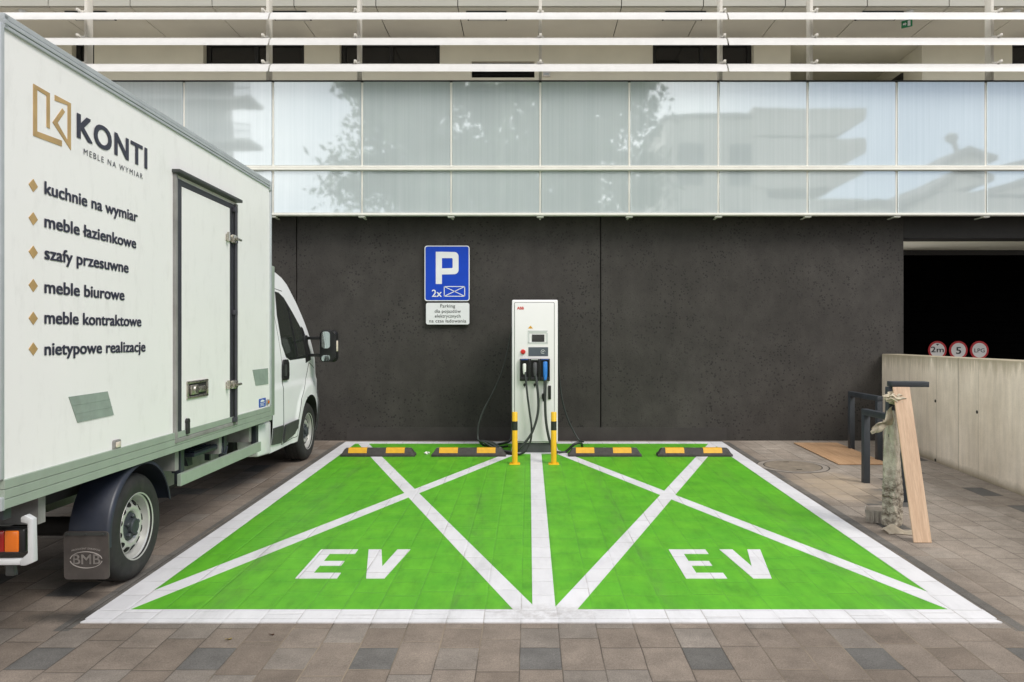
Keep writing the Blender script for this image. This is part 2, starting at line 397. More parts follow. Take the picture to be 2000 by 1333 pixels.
def make_glass():
    N = NT('frosted_glass'); o = N.pos(); X, Y, Z = N.sep(o)
    streak = N.noise(N.mapping(o, (22, 1, .25)), 2.0, 4, .6)
    c = N.mix(N.ramp(streak, [(.3, 0.0), (.7, 1.0)]), (.50, .565, .575), (.57, .63, .64))
    c = N.mix(1.0, c, N.ramp(N.noise(o, .6, 3), [(.3, .93), (.7, 1.05)]), 'MULTIPLY')
    d = N.n('ShaderNodeBsdfDiffuse'); N.link(c, d.inputs['Color'])
    g = N.n('ShaderNodeBsdfGlossy'); g.inputs['Roughness'].default_value = .03; g.inputs['Color'].default_value = (.93, .97, 1, 1)
    b = N.n('ShaderNodeBump'); b.inputs['Strength'].default_value = .05; b.inputs['Distance'].default_value = .02
    N.link(N.noise(o, 1.1, 2), b.inputs['Height']); N.link(b.outputs[0], g.inputs['Normal'])
    m = N.n('ShaderNodeMixShader'); m.inputs[0].default_value = .27
    N.link(d.outputs[0], m.inputs[1]); N.link(g.outputs[0], m.inputs[2]); N.link(m.outputs[0], N.out.inputs['Surface'])
    return N.m

def make_wood(name, c0, c1, along='Y', seams=0.0):
    N = NT(name); o = N.obj()
    sc = {'X': (.6, 9, 9), 'Y': (9, .6, 9), 'Z': (9, 9, .6)}[along]
    g = N.noise(N.mapping(o, sc), 4, 8, .7); k = N.noise(N.mapping(o, tuple(x * 3 for x in sc)), 8, 4, .6)
    c = N.mix(N.ramp(g, [(.3, 0.0), (.7, 1.0)]), c0, c1)
    c = N.mix(1.0, c, N.ramp(k, [(.3, .86), (.7, 1.1)]), 'MULTIPLY')
    N.set(c, .5, 0, .35); return N.m

def make_wrap():
    N = NT('dusty_bubble_wrap'); o = N.obj()
    v = N.n('ShaderNodeTexVoronoi'); v.inputs['Scale'].default_value = 75; N.link(o, v.inputs['Vector'])
    a = N.noise(o, 7, 6, .7); b = N.noise(N.mapping(o, (1, 1, .4)), 16, 5, .7)
    c = N.mix(N.ramp(a, [(.3, 0.0), (.7, 1.0)]), (.26, .23, .185), (.60, .55, .46))
    c = N.mix(1.0, c, N.ramp(b, [(.3, .7), (.7, 1.15)]), 'MULTIPLY')
    c = N.mix(N.math('MULTIPLY', N.math('LESS_THAN', v.outputs['Distance'], .3), .25), c, (.55, .56, .50))
    Z = N.sep(o)[2]
    low = N.ramp(N.math('ADD', Z, N.math('MULTIPLY', N.math('SUBTRACT', N.noise(o, 9, 3), .5), .35)), [(.30, 1.0), (.52, 0.0)])
    st = N.ramp(N.noise(N.mapping(o, (1, 1, 1.6), rot=(.5, .3, 0)), 17, 7, .72), [(.40, 0.0), (.58, 1.0)])
    c = N.mix(low, c, N.mix(st, (.10, .075, .05), (.46, .42, .35)))
    N.set(c, .38, 0, .5); N.bump(N.math('ADD', N.math('MULTIPLY', v.outputs['Distance'], -.6), N.math('MULTIPLY', st, low)), .8, .006); return N.m

M = {
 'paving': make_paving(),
 'green': make_paint('green_paint', (.072, .325, .012), (.118, .415, .016), (.075, .255, .03), .35),
 'white_paint': make_paint('white_road_paint', (.62, .615, .635), (.68, .675, .695), (.30, .27, .25), .5, .6),
 'dark_wall': make_dark_concrete(),
 'strip': mat('dark_wall_strip', (.040, .035, .032), .7, var=.25, scale=3, bump=.3),
 'parapet': make_light_concrete(),
 'glass': make_glass(),
 'cream': mat('cream_metal', (.74, .73, .67), .45, var=.05),
 'louvre': mat('white_louvre', (.60, .59, .575), .5, var=.04, dirt=.08),
 'strut': mat('pale_strut', (.62, .59, .53), .45, var=.05),
 'beige': mat('beige_render', (.74, .71, .59), .85, var=.05, scale=2, bump=.1),
 'soffit': mat('soffit_board', (.66, .63, .565), .7, var=.04, scale=1.5),
 'fascia': mat('fascia_board', (.42, .41, .36), .6, var=.04, scale=1.5),
 'black': mat('black_void', (.006, .006, .006), .9, var=.2),
 'window_frame': mat('black_window_frame', (.012, .012, .013), .4, var=.1),
 'pane': mat('dark_pane', (.012, .012, .013), .08, var=.1, spec=.6),
 'balcony_floor': mat('pale_bounce_floor', (.52, .50, .46), .7, var=.06),  # unseen floor made pale to bounce light up to the soffit
 'lintel': mat('dark_lintel', (.018, .016, .014), .7, var=.15),
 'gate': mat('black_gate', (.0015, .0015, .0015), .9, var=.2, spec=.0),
 'steel': mat('dark_steel', (.030, .036, .044), .45, var=.2, bump=.1),
 'white_body': mat('white_truck_panel', (.87, .86, .84), .35, var=.02, scale=1.2, spec=.45, dirt=.12),
 'white_cab': mat('white_car_paint', (.84, .84, .85), .28, var=.03, scale=2, coat=.1, dirt=.0, rv=.0),
 'alu': mat('anodised_rail', (.44, .47, .485), .42, .2, var=.08, scale=8),
 'skirt': mat('green_lit_aluminium', (.34, .40, .335), .45, .15, var=.07, scale=5, dirt=.12),  # grey aluminium with the bay's reflected green put into the colour
 'rubber': mat('black_rubber', (.022, .022, .023), .62, var=.2, dirt=.15),
 'seal': mat('dark_seal', (.04, .041, .05), .5, var=.15),
 'chrome': mat('worn_chrome', (.55, .52, .46), .28, .9, var=.15, scale=30),
 'text': mat('navy_vinyl', (.030, .032, .055), .45, var=.08),
 'gold': mat('gold_vinyl', (.50, .33, .14), .4, .15, var=.25, scale=4),
 'tape': mat('grey_green_tape', (.27, .33, .285), .6, var=.1, scale=14, dirt=.2),
 'sticker': mat('blue_sticker', (.02, .09, .42), .4, var=.1),
 'sticker_white': mat('white_print', (.75, .76, .78), .5, var=.04),
 'guard': mat('navy_plastic_guard', (.022, .027, .042), .42, var=.2, dirt=.1),
 'flap': mat('grey_mud_flap', (.070, .060, .055), .6, var=.25, scale=9, dirt=.3),
 'flap_text': mat('flap_emboss', (.42, .385, .36), .6, var=.2),
 'chassis': mat('grey_chassis', (.25, .245, .235), .6, var=.2, dirt=.5),
 'under': mat('dark_underbody', (.02, .019, .018), .8, var=.3),
 'tyre': mat('tyre_rubber', (.020, .0195, .019), .72, var=.25, scale=14, dirt=.25),
 'rim': mat('painted_steel_rim', (.56, .555, .53), .38, .4, var=.1, scale=9, dirt=.25),
 'hub': mat('dark_hub_cap', (.035, .042, .048), .5, var=.25),
 'hole': mat('rim_hole', (.005, .005, .005), .9),
 'red_lens': mat('red_lens', (.33, .010, .008), .15, var=.1, coat=.6),
 'amber_lens': mat('amber_lens', (.75, .17, .012), .15, var=.1, coat=.6),
 'clear_lens': mat('clear_lens', (.75, .66, .55), .12, var=.05, coat=.6),
 'mirror': mat('mirror_glass', (.55, .62, .62), .05, .95, var=.03),
 'tint': mat('tinted_glass', (.022, .026, .022), .05, var=.1, spec=.7),
 'moulding': mat('grey_black_moulding', (.050, .054, .052), .5, var=.12),
 'charger': mat('white_powder_coat', (.81, .79, .80), .35, var=.015, scale=3),
 'charger_edge': mat('pale_grey_coat', (.60, .61, .62), .4, var=.03),
 'slate': mat('slate_panel', (.085, .10, .125), .4, var=.06),
 'base': mat('dark_plinth', (.075, .08, .082), .55, var=.12),
 'screen': mat('black_screen', (.008, .009, .008), .1, var=.1),
 'socket': mat('black_plastic', (.012, .012, .013), .4, var=.15),
 'red': mat('red_plastic', (.55, .02, .015), .35, var=.06),
 'abb_red': mat('red_print', (.62, .03, .02), .5, var=.04),
 'blue_plug': mat('blue_plug', (.03, .20, .62), .35, var=.1, scale=20),
 'white_plug': mat('white_plug', (.75, .75, .72), .35, var=.05),
 'grey_plug': mat('grey_plug', (.07, .07, .075), .4, var=.1),
 'cable': mat('cable_sheath', (.030, .036, .033), .45, var=.2),
 'yellow': mat('yellow_paint', (.78, .46, .010), .4, var=.06, scale=9, dirt=.06),
 'black_band': mat('black_band', (.018, .022, .018), .5, var=.15),
 'stop_rubber': mat('wheel_stop_rubber', (.045, .040, .037), .75, var=.25, scale=20, bump=.4, dirt=.15),
 'stop_yellow': mat('reflective_yellow', (.68, .35, .010), .5, var=.1, scale=25, bump=.2),
 'sign_blue': mat('sign_blue', (.008, .055, .46), .45, var=.05, spec=.25),
 'sign_white': mat('sign_white', (.72, .73, .74), .4, var=.03),
 'sign_back': mat('galvanised', (.30, .30, .30), .45, .6),
 'sign_red': mat('sign_red', (.42, .015, .02), .45, var=.1),
 'sign_dim': mat('dusty_sign_white', (.62, .60, .58), .5, var=.05),
 'print': mat('black_print', (.018, .018, .020), .5, var=.05),
 'exit': mat('exit_green', (.01, .20, .075), .4, var=.1),
 'board': make_wood('oak_laminate', (.40, .235, .125), (.56, .36, .215), 'Y'),
 'plank': make_wood('pale_oak_plank', (.44, .295, .195), (.59, .425, .30), 'Z'),
 'wrap': make_wrap(),
 'cloth': mat('dusty_burlap', (.47, .41, .31), .85, var=.25, scale=15, bump=.6, bscale=120),
 'scrap': mat('pale_cloth_scrap', (.62, .55, .44), .85, var=.2, scale=15, bump=.6, bscale=120),
 'tray': mat('dusty_grey_tray', (.30, .27, .235), .7, var=.25, scale=14, dirt=.4, bump=.3),
 'iron': mat('manhole_cover', (.20, .165, .125), .8, var=.2, scale=9, bump=.6, bscale=60),
 'ring': mat('manhole_ring', (.24, .21, .18), .85, var=.2, scale=9, bump=.4),
 'dark_gap': mat('dark_joint', (.03, .026, .02), .9, var=.2),
 'leaf': mat('yellow_leaf', (.42, .33, .11), .7, var=.2),
 'brown_leaf': mat('brown_leaf', (.12, .055, .03), .7, var=.2),
 'paper': mat('paper_scrap', (.75, .74, .70), .8, var=.08),
 'foliage': mat('foliage', (.055, .085, .035), .7, var=.45, scale=1.5),
 'bark': mat('bark', (.10, .08, .06), .9, var=.3),
 'far_wall': mat('far_facade', (.40, .385, .35), .8, var=.06, scale=.4),
 'far_dark': mat('far_window', (.05, .055, .06), .2, var=.1),
 'far_roof': mat('far_roof', (.16, .15, .145), .8, var=.1),
 'rail_grey': mat('far_railing', (.16, .165, .165), .5),
}
# =================================================================== GROUND
def on_ground(x, y, dz): return (x, y, gz(y) + dz)
RX0 = 4.86                                            # the ramp trench runs right of the parapet
g = MB()
ys = [1.5, 0.0, -3.0, -6.0, -9.0, -12.0, -25.0, -60.0, -150.0, -600.0]
zg = lambda y: gz(max(y, -25.0))
xs = [-600, -60, -20, RX0, 12.0, 60, 600]
for i in range(len(ys) - 1):
    for j in range(len(xs) - 1):
        if xs[j] == RX0 and ys[i] > -11.9: continue      # the opening of the ramp
        if ys[i] == 1.5 and xs[j] >= 12: pass
        a, b, c, d = (xs[j], ys[i]), (xs[j + 1], ys[i]), (xs[j + 1], ys[i + 1]), (xs[j], ys[i + 1])
        g.add([(x, y, zg(y)) for x, y in (d, c, b, a)], [(0, 1, 2, 3)])
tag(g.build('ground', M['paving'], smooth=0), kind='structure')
g = MB()
g.add([(RX0, -12, -.324), (12, -12, -.324), (12, 0, -1.25), (RX0, 0, -1.25), (12, 6, -1.25), (RX0, 6, -1.25)], [(0, 1, 2, 3), (3, 2, 4, 5)])
tag(g.build('ramp', M['lintel'], smooth=0), kind='structure')

# ------------------------------------------------------------------- painted bay
def strip(poly, dz, m, name, parent):
    mb = MB(); t = 0.0
    mb.prism(poly, lambda a, b, t: on_ground(a, b, t), -.002, dz)
    return mb.build(name, m, parent, smooth=0)
bay = MB().prism([(-2.34, -6.03), (2.475, -6.03), (2.475, -.20), (-2.34, -.20)], lambda a, b, t: on_ground(a, b, t), -.002, .003).build('painted_bay', M['green'], smooth=0)
tag(bay, kind='structure')
yb0, yb1 = -6.145, -.125
def line(p, q, wd, ext=0.0):
    p, q = Vector(p), Vector(q); t = (q - p).normalized(); n = Vector((-t.y, t.x)) * wd / 2
    return [tuple(p + n - t * ext), tuple(q + n + t * ext), tuple(q - n + t * ext), tuple(p - n - t * ext)]
Y = lambda d: d - D0
strip([(-2.285, -6.0), (-2.444, -6.09), (-2.444, yb1), (-2.285, yb1 - .0)], .006, M['white_paint'], 'side_line', bay)
strip([(2.415, -6.0), (2.575, -6.09), (2.575, yb1), (2.415, yb1)], .006, M['white_paint'], 'side_line', bay)
strip([(-2.444, yb0), (2.578, yb0), (2.56, -6.1005), (-2.43, -6.1005)], .0075, M['white_paint'], 'front_line', bay)
strip([(-2.444, -6.0965), (2.578, -6.0965), (2.578, -5.965), (-2.444, -5.965)], .0075, M['white_paint'], 'front_line', bay)
strip([(-2.44, -.27), (2.57, -.27), (2.57, yb1), (-2.44, yb1)], .0072, M['white_paint'], 'back_line', bay)
strip([(.02, -5.97), (.152, -5.97), (.152, -.26), (.02, -.26)], .0066, M['white_paint'], 'centre_line', bay)
for i, (p, q) in enumerate((((-2.175, Y(10.03)), (-.005, Y(4.30))), ((-2.36, Y(4.30)), (.10, Y(10.02))),
                            ((.11, Y(10.0)), (2.475, Y(4.30))), ((2.43, Y(10.03)), (.19, Y(4.30))))):
    strip(line(p, q, .128), .0045 + .0004 * i, M['white_paint'], 'diagonal_line', bay)
def ev(x0, x1, xv0, xv1, xb, name='lettering'):
    yb, yt, s = Y(4.855), Y(5.46), .088
    E = [(x0, yb), (x1, yb), (x1, yb + .105), (x0 + s, yb + .105), (x0 + s, yb + .25), (x1 - .035, yb + .25), (x1 - .035, yb + .345),
         (x0 + s, yb + .345), (x0 + s, yt - .10), (x1, yt - .10), (x1, yt), (x0, yt)]
    V = [(xb - .058, yb), (xb + .058, yb), (xv1, yt), (xv1 - .092, yt), (xb, yb + .235), (xv0 + .092, yt), (xv0, yt)]
    mb = MB()
    for poly in (E, V): mb.prism(poly, lambda a, b, t: on_ground(a, b, t), -.002, .0062)
    return mb.build(name, M['white_paint'], bay, smooth=0)
ev(-1.487, -1.222, -1.147, -.848, -.978)
ev(1.0, 1.262, 1.364, 1.655, 1.487)

# =================================================================== BUILDING
B = empty('building', (0, 0, 0))
tag(B, 'modern building with dark concrete base, frosted glass balustrade band and white louvres above', 'building')
def wall_holes(mb, x0, x1, z0, z1, y0, y1, holes):
    """wall slab between y0 (front) and y1 (back) with rectangular openings, reveals included"""
    X = sorted({x0, x1, *[h[0] for h in holes], *[h[1] for h in holes]}); Z = sorted({z0, z1, *[h[2] for h in holes], *[h[3] for h in holes]})
    for i in range(len(X) - 1):
        for j in range(len(Z) - 1):
            cx, cz = (X[i] + X[i + 1]) / 2, (Z[j] + Z[j + 1]) / 2
            if any(h[0] < cx < h[1] and h[2] < cz < h[3] for h in holes): continue
            for y in (y0, y1):
                mb.add([(X[i], y, Z[j]), (X[i + 1], y, Z[j]), (X[i + 1], y, Z[j + 1]), (X[i], y, Z[j + 1])], [(0, 1, 2, 3)])
    for h in holes + [(x0, x1, z0, z1)]:
        a, b, c, d = h
        for p, q in (((a, c), (b, c)), ((b, c), (b, d)), ((b, d), (a, d)), ((a, d), (a, c))):
            mb.add([(p[0], y0, p[1]), (q[0], y0, q[1]), (q[0], y1, q[1]), (p[0], y1, p[1])], [(0, 1, 2, 3)])
    return mb
# dark precast panels (joints at x = -3.138 and .968), right edge at the garage opening
edges = [-20, -12.3, -7.25, -3.138, .968, 5.06]
for i in range(5):
    a, b = edges[i] + (.006 if i else 0), edges[i + 1] - (.006 if i < 4 else 0)
    MB().box(a, b, 0, .3, -.3 if b > 4 else -.05, 4.40, bev=.006, seg=1).build('concrete_wall', M['dark_wall'], B, smooth=0)
MB().box(-20, 5.05, .06, .28, -.05, 4.3).build('wall_core', M['black'], B, smooth=0)
s0 = P(677, 850, D0).x; s1 = P(1419, 850, D0).x
MB().box(s0, s1, -.004, .05, -.02, .178).build('base_strip', M['strip'], B, smooth=0)  # thin darker band along the wall foot
# garage opening
MB().box(5.0605, 12.2, .002, .35, 2.735, 4.40).build('lintel', M['lintel'], B, smooth=0)
MB().box(5.0605, 12.2, .3505, 2.2, 2.73, 2.95).build('garage_ceiling', M['beige'], B, smooth=0)
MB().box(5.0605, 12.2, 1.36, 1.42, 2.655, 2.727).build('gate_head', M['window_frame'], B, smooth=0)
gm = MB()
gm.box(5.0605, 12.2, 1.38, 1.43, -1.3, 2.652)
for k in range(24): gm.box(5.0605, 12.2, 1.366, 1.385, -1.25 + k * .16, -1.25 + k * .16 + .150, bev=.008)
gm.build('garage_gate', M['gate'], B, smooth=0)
MB().box(12.2, 20, 0, .3, -1.3, 4.40).build('concrete_wall', M['dark_wall'], B, smooth=0)
# balcony slab and the balustrade
MB().box(-20, 20, -.16, 1.745, 4.405, 4.60).build('balcony_slab', M['balcony_floor'], B, smooth=0)
YG = -.25; PIT = 1.174; X00 = -3.372
zu0, zu1, zl0, zl1 = 3.662, 4.762, 3.035, 3.585
for k in range(-6, 13):
    xa, xb = X00 + k * PIT, X00 + (k + 1) * PIT
    MB().box(xa + .016, xb - .017, YG, YG + .02, zu0, zu1, bev=.002, seg=1).build('glass_pane', M['glass'], B, smooth=0)
    tl = Matrix.Translation((0, YG, zl1)) @ Matrix.Rotation(R(-.9), 4, 'X') @ Matrix.Translation((0, -YG, -zl1))
    MB().box(xa + .016, xb - .017, YG, YG + .02, zl0, zl1, bev=.002, seg=1, M=tl).build('glass_pane', M['glass'], B, smooth=0)
    MB().box(xa - .014, xa + .014, YG + .006, YG + .06, 3.0, 4.755, bev=.004).build('mullion', M['cream'], B, smooth=0)
    f = MB(); f.box(xa - .045, xa + .045, YG - .02, YG + .05, 2.972, 2.993, bev=.006)
    f.box(xa - .012, xa + .012, YG + .05, -.002, 2.98, 2.992)
    f.build('rail_bracket', M['cream'], B, smooth=0)
MB().box(-10.4, 11.9, YG - .035, YG + .05, 3.590, 3.622, bev=.008).build('glazing_rail', M['cream'], B)
MB().box(-10.4, 11.9, YG - .022, YG + .05, 3.625, 3.655, bev=.006).build('glazing_rail', M['cream'], B)
MB().box(-10.4, 11.9, YG - .035, YG + .055, 2.995, 3.030, bev=.008).build('glazing_rail', M['cream'], B)
MB().box(-10.4, 11.9, YG - .004, YG + .05, 4.7645, 4.782, bev=.003).build('glazing_cap', M['window_frame'], B, smooth=0)
MB().box(-20, 20, .02, .14, 4.602, 4.85, bev=.008).build('balcony_kerb', M['beige'], B, smooth=0)
# louvre blades: curved plates tilted back, in lengths with open joints
def blade(x0, x1, zc):
    mb = MB(); n = 12; ch = .25; th = .032
    prof = []
    for k in range(n + 1):
        t = k / n; prof.append((ch * (t - .5), .040 * (1 - (2 * t - 1) ** 2)))
    low = [(a, b - th * math.sin(math.pi * k / n)) for k, (a, b) in enumerate(prof)][1:-1][::-1]
    sec = prof + low; an = R(40); ca, sa = math.cos(an), math.sin(an)
    fn = lambda a, b, t: (t, -.36 + a * ca - b * sa, zc + a * sa + b * ca)
    mb.prism(sec, fn, x0, x1)
    return mb
zb = {1: HC + 630 * 9.95 / F_PX - .02, 2: HC + 580.5 * 9.95 / F_PX - .02, 3: HC + 529.5 * 9.95 / F_PX - .02}
for k in zb:
    for a, b in ((-9.33, -3.372), (-3.352, 2.566), (2.586, 8.5), (8.52, 14.4), (-15.3, -9.35)):
        blade(a, b, zb[k]).build('louvre_blade', M['louvre'], B, smooth=35)
for u in (180, 530, 705, 1055, 1403, 1577, 1925):
    x = (u - CU) * 10.25 / F_PX
    mb = MB(); mb.box(x - .020, x + .020, -.20, -.06, 4.70, 6.9, bev=.004)
    for k in zb:
        mb.box(x - .016, x + .016, -.40, -.20, zb[k] + .065, zb[k] + .095, bev=.004)
        mb.box(x - .045, x + .045, -.30, -.19, zb[k] + .08, zb[k] + .105, bev=.006)
        mb.tube([(x - .03, -.24, zb[k] + .112), (x + .03, -.24, zb[k] + .112)], .010, 8)
    mb.box(x - .05, x + .05, -.215, .015, 4.645, 4.70, bev=.006)
    mb.build('louvre_strut', M['strut'], B, smooth=40)
# recessed loggia wall at the back of the balcony
ZC = HC + 646 * 10.93 / F_PX; YF, YW = .63, 1.75
def xw(u, d=12.05): return (u - CU) * d / F_PX
def zw(v, d=12.05): return HC - (v - CV) * d / F_PX
wins = [(xw(397), xw(594), zw(131), zw(79)), (xw(663), xw(859), zw(131), zw(79)), (xw(1275), xw(1472), zw(131), zw(79)), (xw(1977), xw(2173), zw(131), zw(79)),
        (xw(140), xw(184), zw(131), zw(79))]
rec = (xw(1544), xw(1801), 4.62, zw(86))
grille = (xw(921), xw(1044), zw(152), zw(120))
wall_holes(MB(), -20, 20, 4.60, ZC + .3, YW, YW + .25, wins + [rec, grille]).build('loggia_wall', M['beige'], B, smooth=0)
for a, b, c, d in wins:
    wl = a + (.06 if a < 0 else 0); wr = b - (.06 if a > 0 else 0)
    f = MB(); yf = YW + .12
    for x0, x1, z0, z1 in ((a, b, c, c + .05), (a, b, d - .05, d), (a, a + .07, c + .05, d - .05), (b - .07, b, c + .05, d - .05), ((a + b) / 2 - .03, (a + b) / 2 + .03, c + .05, d - .05)):
        f.box(x0 + .001, x1 - .001, yf, yf + .08, z0, z1)
    fo = f.build('window', M['window_frame'], B, smooth=0)
    MB().box(a + .03, b - .03, yf + .03, yf + .05, c + .03, d - .03).build('pane', M['pane'], fo, smooth=0)
    MB().box(a - .02, b + .02, YW - .03, YW + .12, c - .02, c - .002).build('window_sill', M['window_frame'], fo, smooth=0)
f = MB(); a, b, c, d = grille; f.box(a, b, YW + .1, YW + .2, c, d)
for k in range(9): f.box(a + .01, b - .01, YW + .06, YW + .085, c + .012 + k * .027, c + .026 + k * .027)
f.build('vent_grille', M['black'], B, smooth=0)
a, b, c, d = rec
r = MB(); r.add([(a, YW + .25, c), (a, 4.6, c), (b, 4.6, c), (b, YW + .25, c), (a, YW + .25, d), (a, 4.6, d), (b, 4.6, d), (b, YW + .25, d)], [(0, 1, 5, 4), (1, 2, 6, 5), (2, 3, 7, 6), (4, 5, 6, 7), (0, 3, 2, 1)])
r.build('passage', M['beige'], B, smooth=0)
dx = MB(); dx.box(b - .03, b - .001, 2.35, 3.3, c, d - .25); dx.build('passage_door', M['window_frame'], B, smooth=0)
dx = MB(); dx.box(a + .35, a + 1.35, 4.5, 4.58, c, 5.45); dx.build('passage_door', M['window_frame'], B, smooth=0)
# soffit boards and fascia boards with open joints
sf = MB(); fa = MB(); sb = MB()
for k in range(-17, 17):
    x0, x1 = .154 + k * PIT + .006, .154 + (k + 1) * PIT - .006
    sf.box(x0, x1, YF + .03, YW - .002, ZC, ZC + .02, bev=.002, seg=1)
    fa.box(x0, x1, YF, YF + .022, ZC + .012, ZC + .92, bev=.002, seg=1)
    fa.box(x0, x1, YF, YF + .022, ZC + .932, ZC + 3.0, bev=.002, seg=1)
sf.build('soffit', M['soffit'], B, smooth=0); fa.build('fascia', M['fascia'], B, smooth=0)
MB().box(-20, 20, YF + .035, YW + .25, ZC + .03, ZC + 3.05).build('upper_slab', M['black'], B, smooth=0)
MB().box(-20, 20, YW + .3, 9, ZC + .35, ZC + 3.0).build('roof', M['far_roof'], B, smooth=0)
MB().box(-20, -19.6, .3, 9, 0, ZC + .3).build('side_wall', M['beige'], B, smooth=0)
MB().box(19.6, 20, .3, 9, 0, ZC + .3).build('side_wall', M['beige'], B, smooth=0)
# ceiling lights, domes, exit sign, door station
cl_lab = ['slim black linear light in the balcony ceiling, leftmost, above the truck box', 'slim black linear light in the balcony ceiling right of the left louvre joint',
          'slim black linear light in the balcony ceiling above the parking sign', 'slim black linear light in the balcony ceiling left of the right louvre joint',
          'slim black linear light in the balcony ceiling next to the green exit sign']
for (u0, u1), lb in zip(((145, 224), (535, 607), (913, 990), (1294, 1372), (1672, 1750)), cl_lab):
    x0, x1 = (u0 - CU) * 11.3 / F_PX, (u1 - CU) * 11.3 / F_PX; y0, y1 = .76, 1.06
    t = MB().box(x0, x1, y0, y1, ZC - .022, ZC - .001, bev=.002, seg=1).build('ceiling_light', M['window_frame'], smooth=0, loc=(x0, y0, ZC))
    MB().box(.02, x1 - x0 - .02, .02, y1 - y0 - .02, -.026, -.0215).build('diffuser', M['sign_dim'], t, smooth=0)
    tag(t, lb, 'ceiling light', 'linear lights in the balcony ceiling')
for u, lb in ((1777, 'small round dome lamp on the balcony ceiling above the green exit sign'), (1985, 'small round dome lamp on the balcony ceiling at the far right'), (45, 'small round dome lamp on the balcony ceiling above the truck roof')):
    x = (u - CU) * 11.06 / F_PX
    t = MB().lathe([(.055, 0), (.055, -.012), (.048, -.028), (.03, -.040), (0.0001, -.045)], lambda a, b, h: (a, b, h), 24).build('dome_lamp', M['sign_white'])
    t.location = (x, .76, ZC - .001); tag(t, lb, 'dome lamp', 'dome lamps on the balcony ceiling')
xe = 737 * 11.3 / F_PX
t = empty('exit_sign', (xe, .98, ZC)); t.rotation_euler = (0, 0, R(-38))
MB().box(-.075, .075, -.008, .008, -.15, -.045, bev=.002).build('sign_face', M['exit'], t, smooth=0)
MB().box(-.09, .09, -.02, .02, -.045, -.002, bev=.004).build('lamp_housing', M['sign_white'], t, smooth=0)
pg = MB()
fe = lambda a, b, tt: (a, -.0095, -.10 + b)
pg.prism([(-.052, -.012), (-.024, -.012), (-.024, -.028), (-.002, 0), (-.024, .028), (-.024, .012), (-.052, .012)], lambda a, b, tt: (a, -.008 - tt, -.097 + b), 0, .0015)
pg.prism([(.012, -.04), (.05, -.04), (.05, .04), (.012, .04)], lambda a, b, tt: (a, -.008 - tt, -.097 + b), 0, .0015)
pg.build('pictogram', M['sign_white'], t, smooth=0)
tag(t, 'small green and white emergency exit sign hanging from the balcony ceiling', 'exit sign')
x0, z0 = xw(1060), zw(151)
t = MB().box(0, .115, -.045, 0, 0, .13, bev=.01).build('door_station', M['sign_dim'], smooth=0); t.location = (x0, YW, z0)
MB().lathe([(.022, 0), (.022, -.006), (.0001, -.008)], lambda a, b, h: (.058 + a, -.045 + h, .095 + b), 20).build('camera_lens', M['socket'], t)
MB().box(.02, .095, -.049, -.0445, .02, .05, bev=.002).build('button', M['alu'], t, smooth=0)
tag(t, 'small white door station on the balcony wall beside the black vent', 'door station')

# =================================================================== PARAPET beside the ramp
p0 = Vector((4.757, 0.0)); p1 = Vector((4.605, -3.204)); dv = (p1 - p0).normalized()
L_ = 8.6; q = p0 + dv * L_; n = Vector((-dv.y, dv.x)); n = n if n.x > 0 else -n
mb = MB(); mb.prism([tuple(p0 + dv * .012), tuple(q), tuple(q + n * .24), tuple(p0 + dv * .012 + n * .24)], lambda a, b, t: (a, b, t), -1.4, 1.172, bev=.012)
t = mb.build('parapet_wall', M['parapet'], smooth=30)
tag(t, 'low light concrete wall with stained top edge beside the garage ramp', 'concrete wall')
th = MB()
for d_, z in ((-.84, .62), (-1.53, .66), (-1.53, -.02), (-2.42, .62), (-3.4, .60)):
    c = p0 + dv * (-d_ - .02)
    th.lathe([(.018, .002), (.018, -.003), (.010, -.004), (.0001, -.002)], lambda a, b, h: (c.x + h, c.y + a, z + b), 14)
th.build('tie_hole', M['dark_gap'], t)
# =================================================================== SIGNS
def flat(x0, z0, y):            # local sign plane facing the camera: (a,b,t) -> x, y - t, z
    return lambda a, b, t: (x0 + a, y - t, z0 + b)
def plate(w_, h_, r, name, back=True):
    rt = MB().prism(rrect(0, w_, 0, h_, r), flat(0, 0, -.002), 0, .002).build(name, M['sign_back'], smooth=0); return rt
sx0, sx1 = P(829, 0, 10.24).x, P(917, 0, 10.24).x; sw = sx1 - sx0; sz0, sz1 = P(0, 588.5, 10.24).z, P(0, 480, 10.24).z; sh = sz1 - sz0
rt = empty('parking_sign', (sx0, -.05, sz0))
MB().prism(rrect(0, sw, 0, sh, .035), flat(0, 0, 0), -.018, .0).build('plate', M['sign_white'], rt, smooth=0)
MB().prism(rrect(.012, sw - .012, .012, sh - .012, .028), flat(0, 0, 0), 0, .0012).build('blue_field', M['sign_blue'], rt, smooth=0)
kx = sw / 88.0; px = lambda u: (u - 829) * kx; pz = lambda v: (588.5 - v) * sh / 108.5
# letter P drawn as one ring outline
MBp = MB(); o0 = (px(851), px(896), pz(492), pz(537))
outer = [(px(851), pz(555)), (px(863), pz(555)), (px(863), pz(537))]
for k in range(7):
    a = R(-90 + 90 * k / 6); outer.append((px(888) + px(829 + 8) * math.cos(a), pz(529) + px(829 + 8) * math.sin(a)))
for k in range(7):
    a = R(90 * k / 6); outer.append((px(888) + px(829 + 8) * math.cos(a), pz(500) + px(829 + 8) * math.sin(a)))
outer += [(px(851), pz(492))]
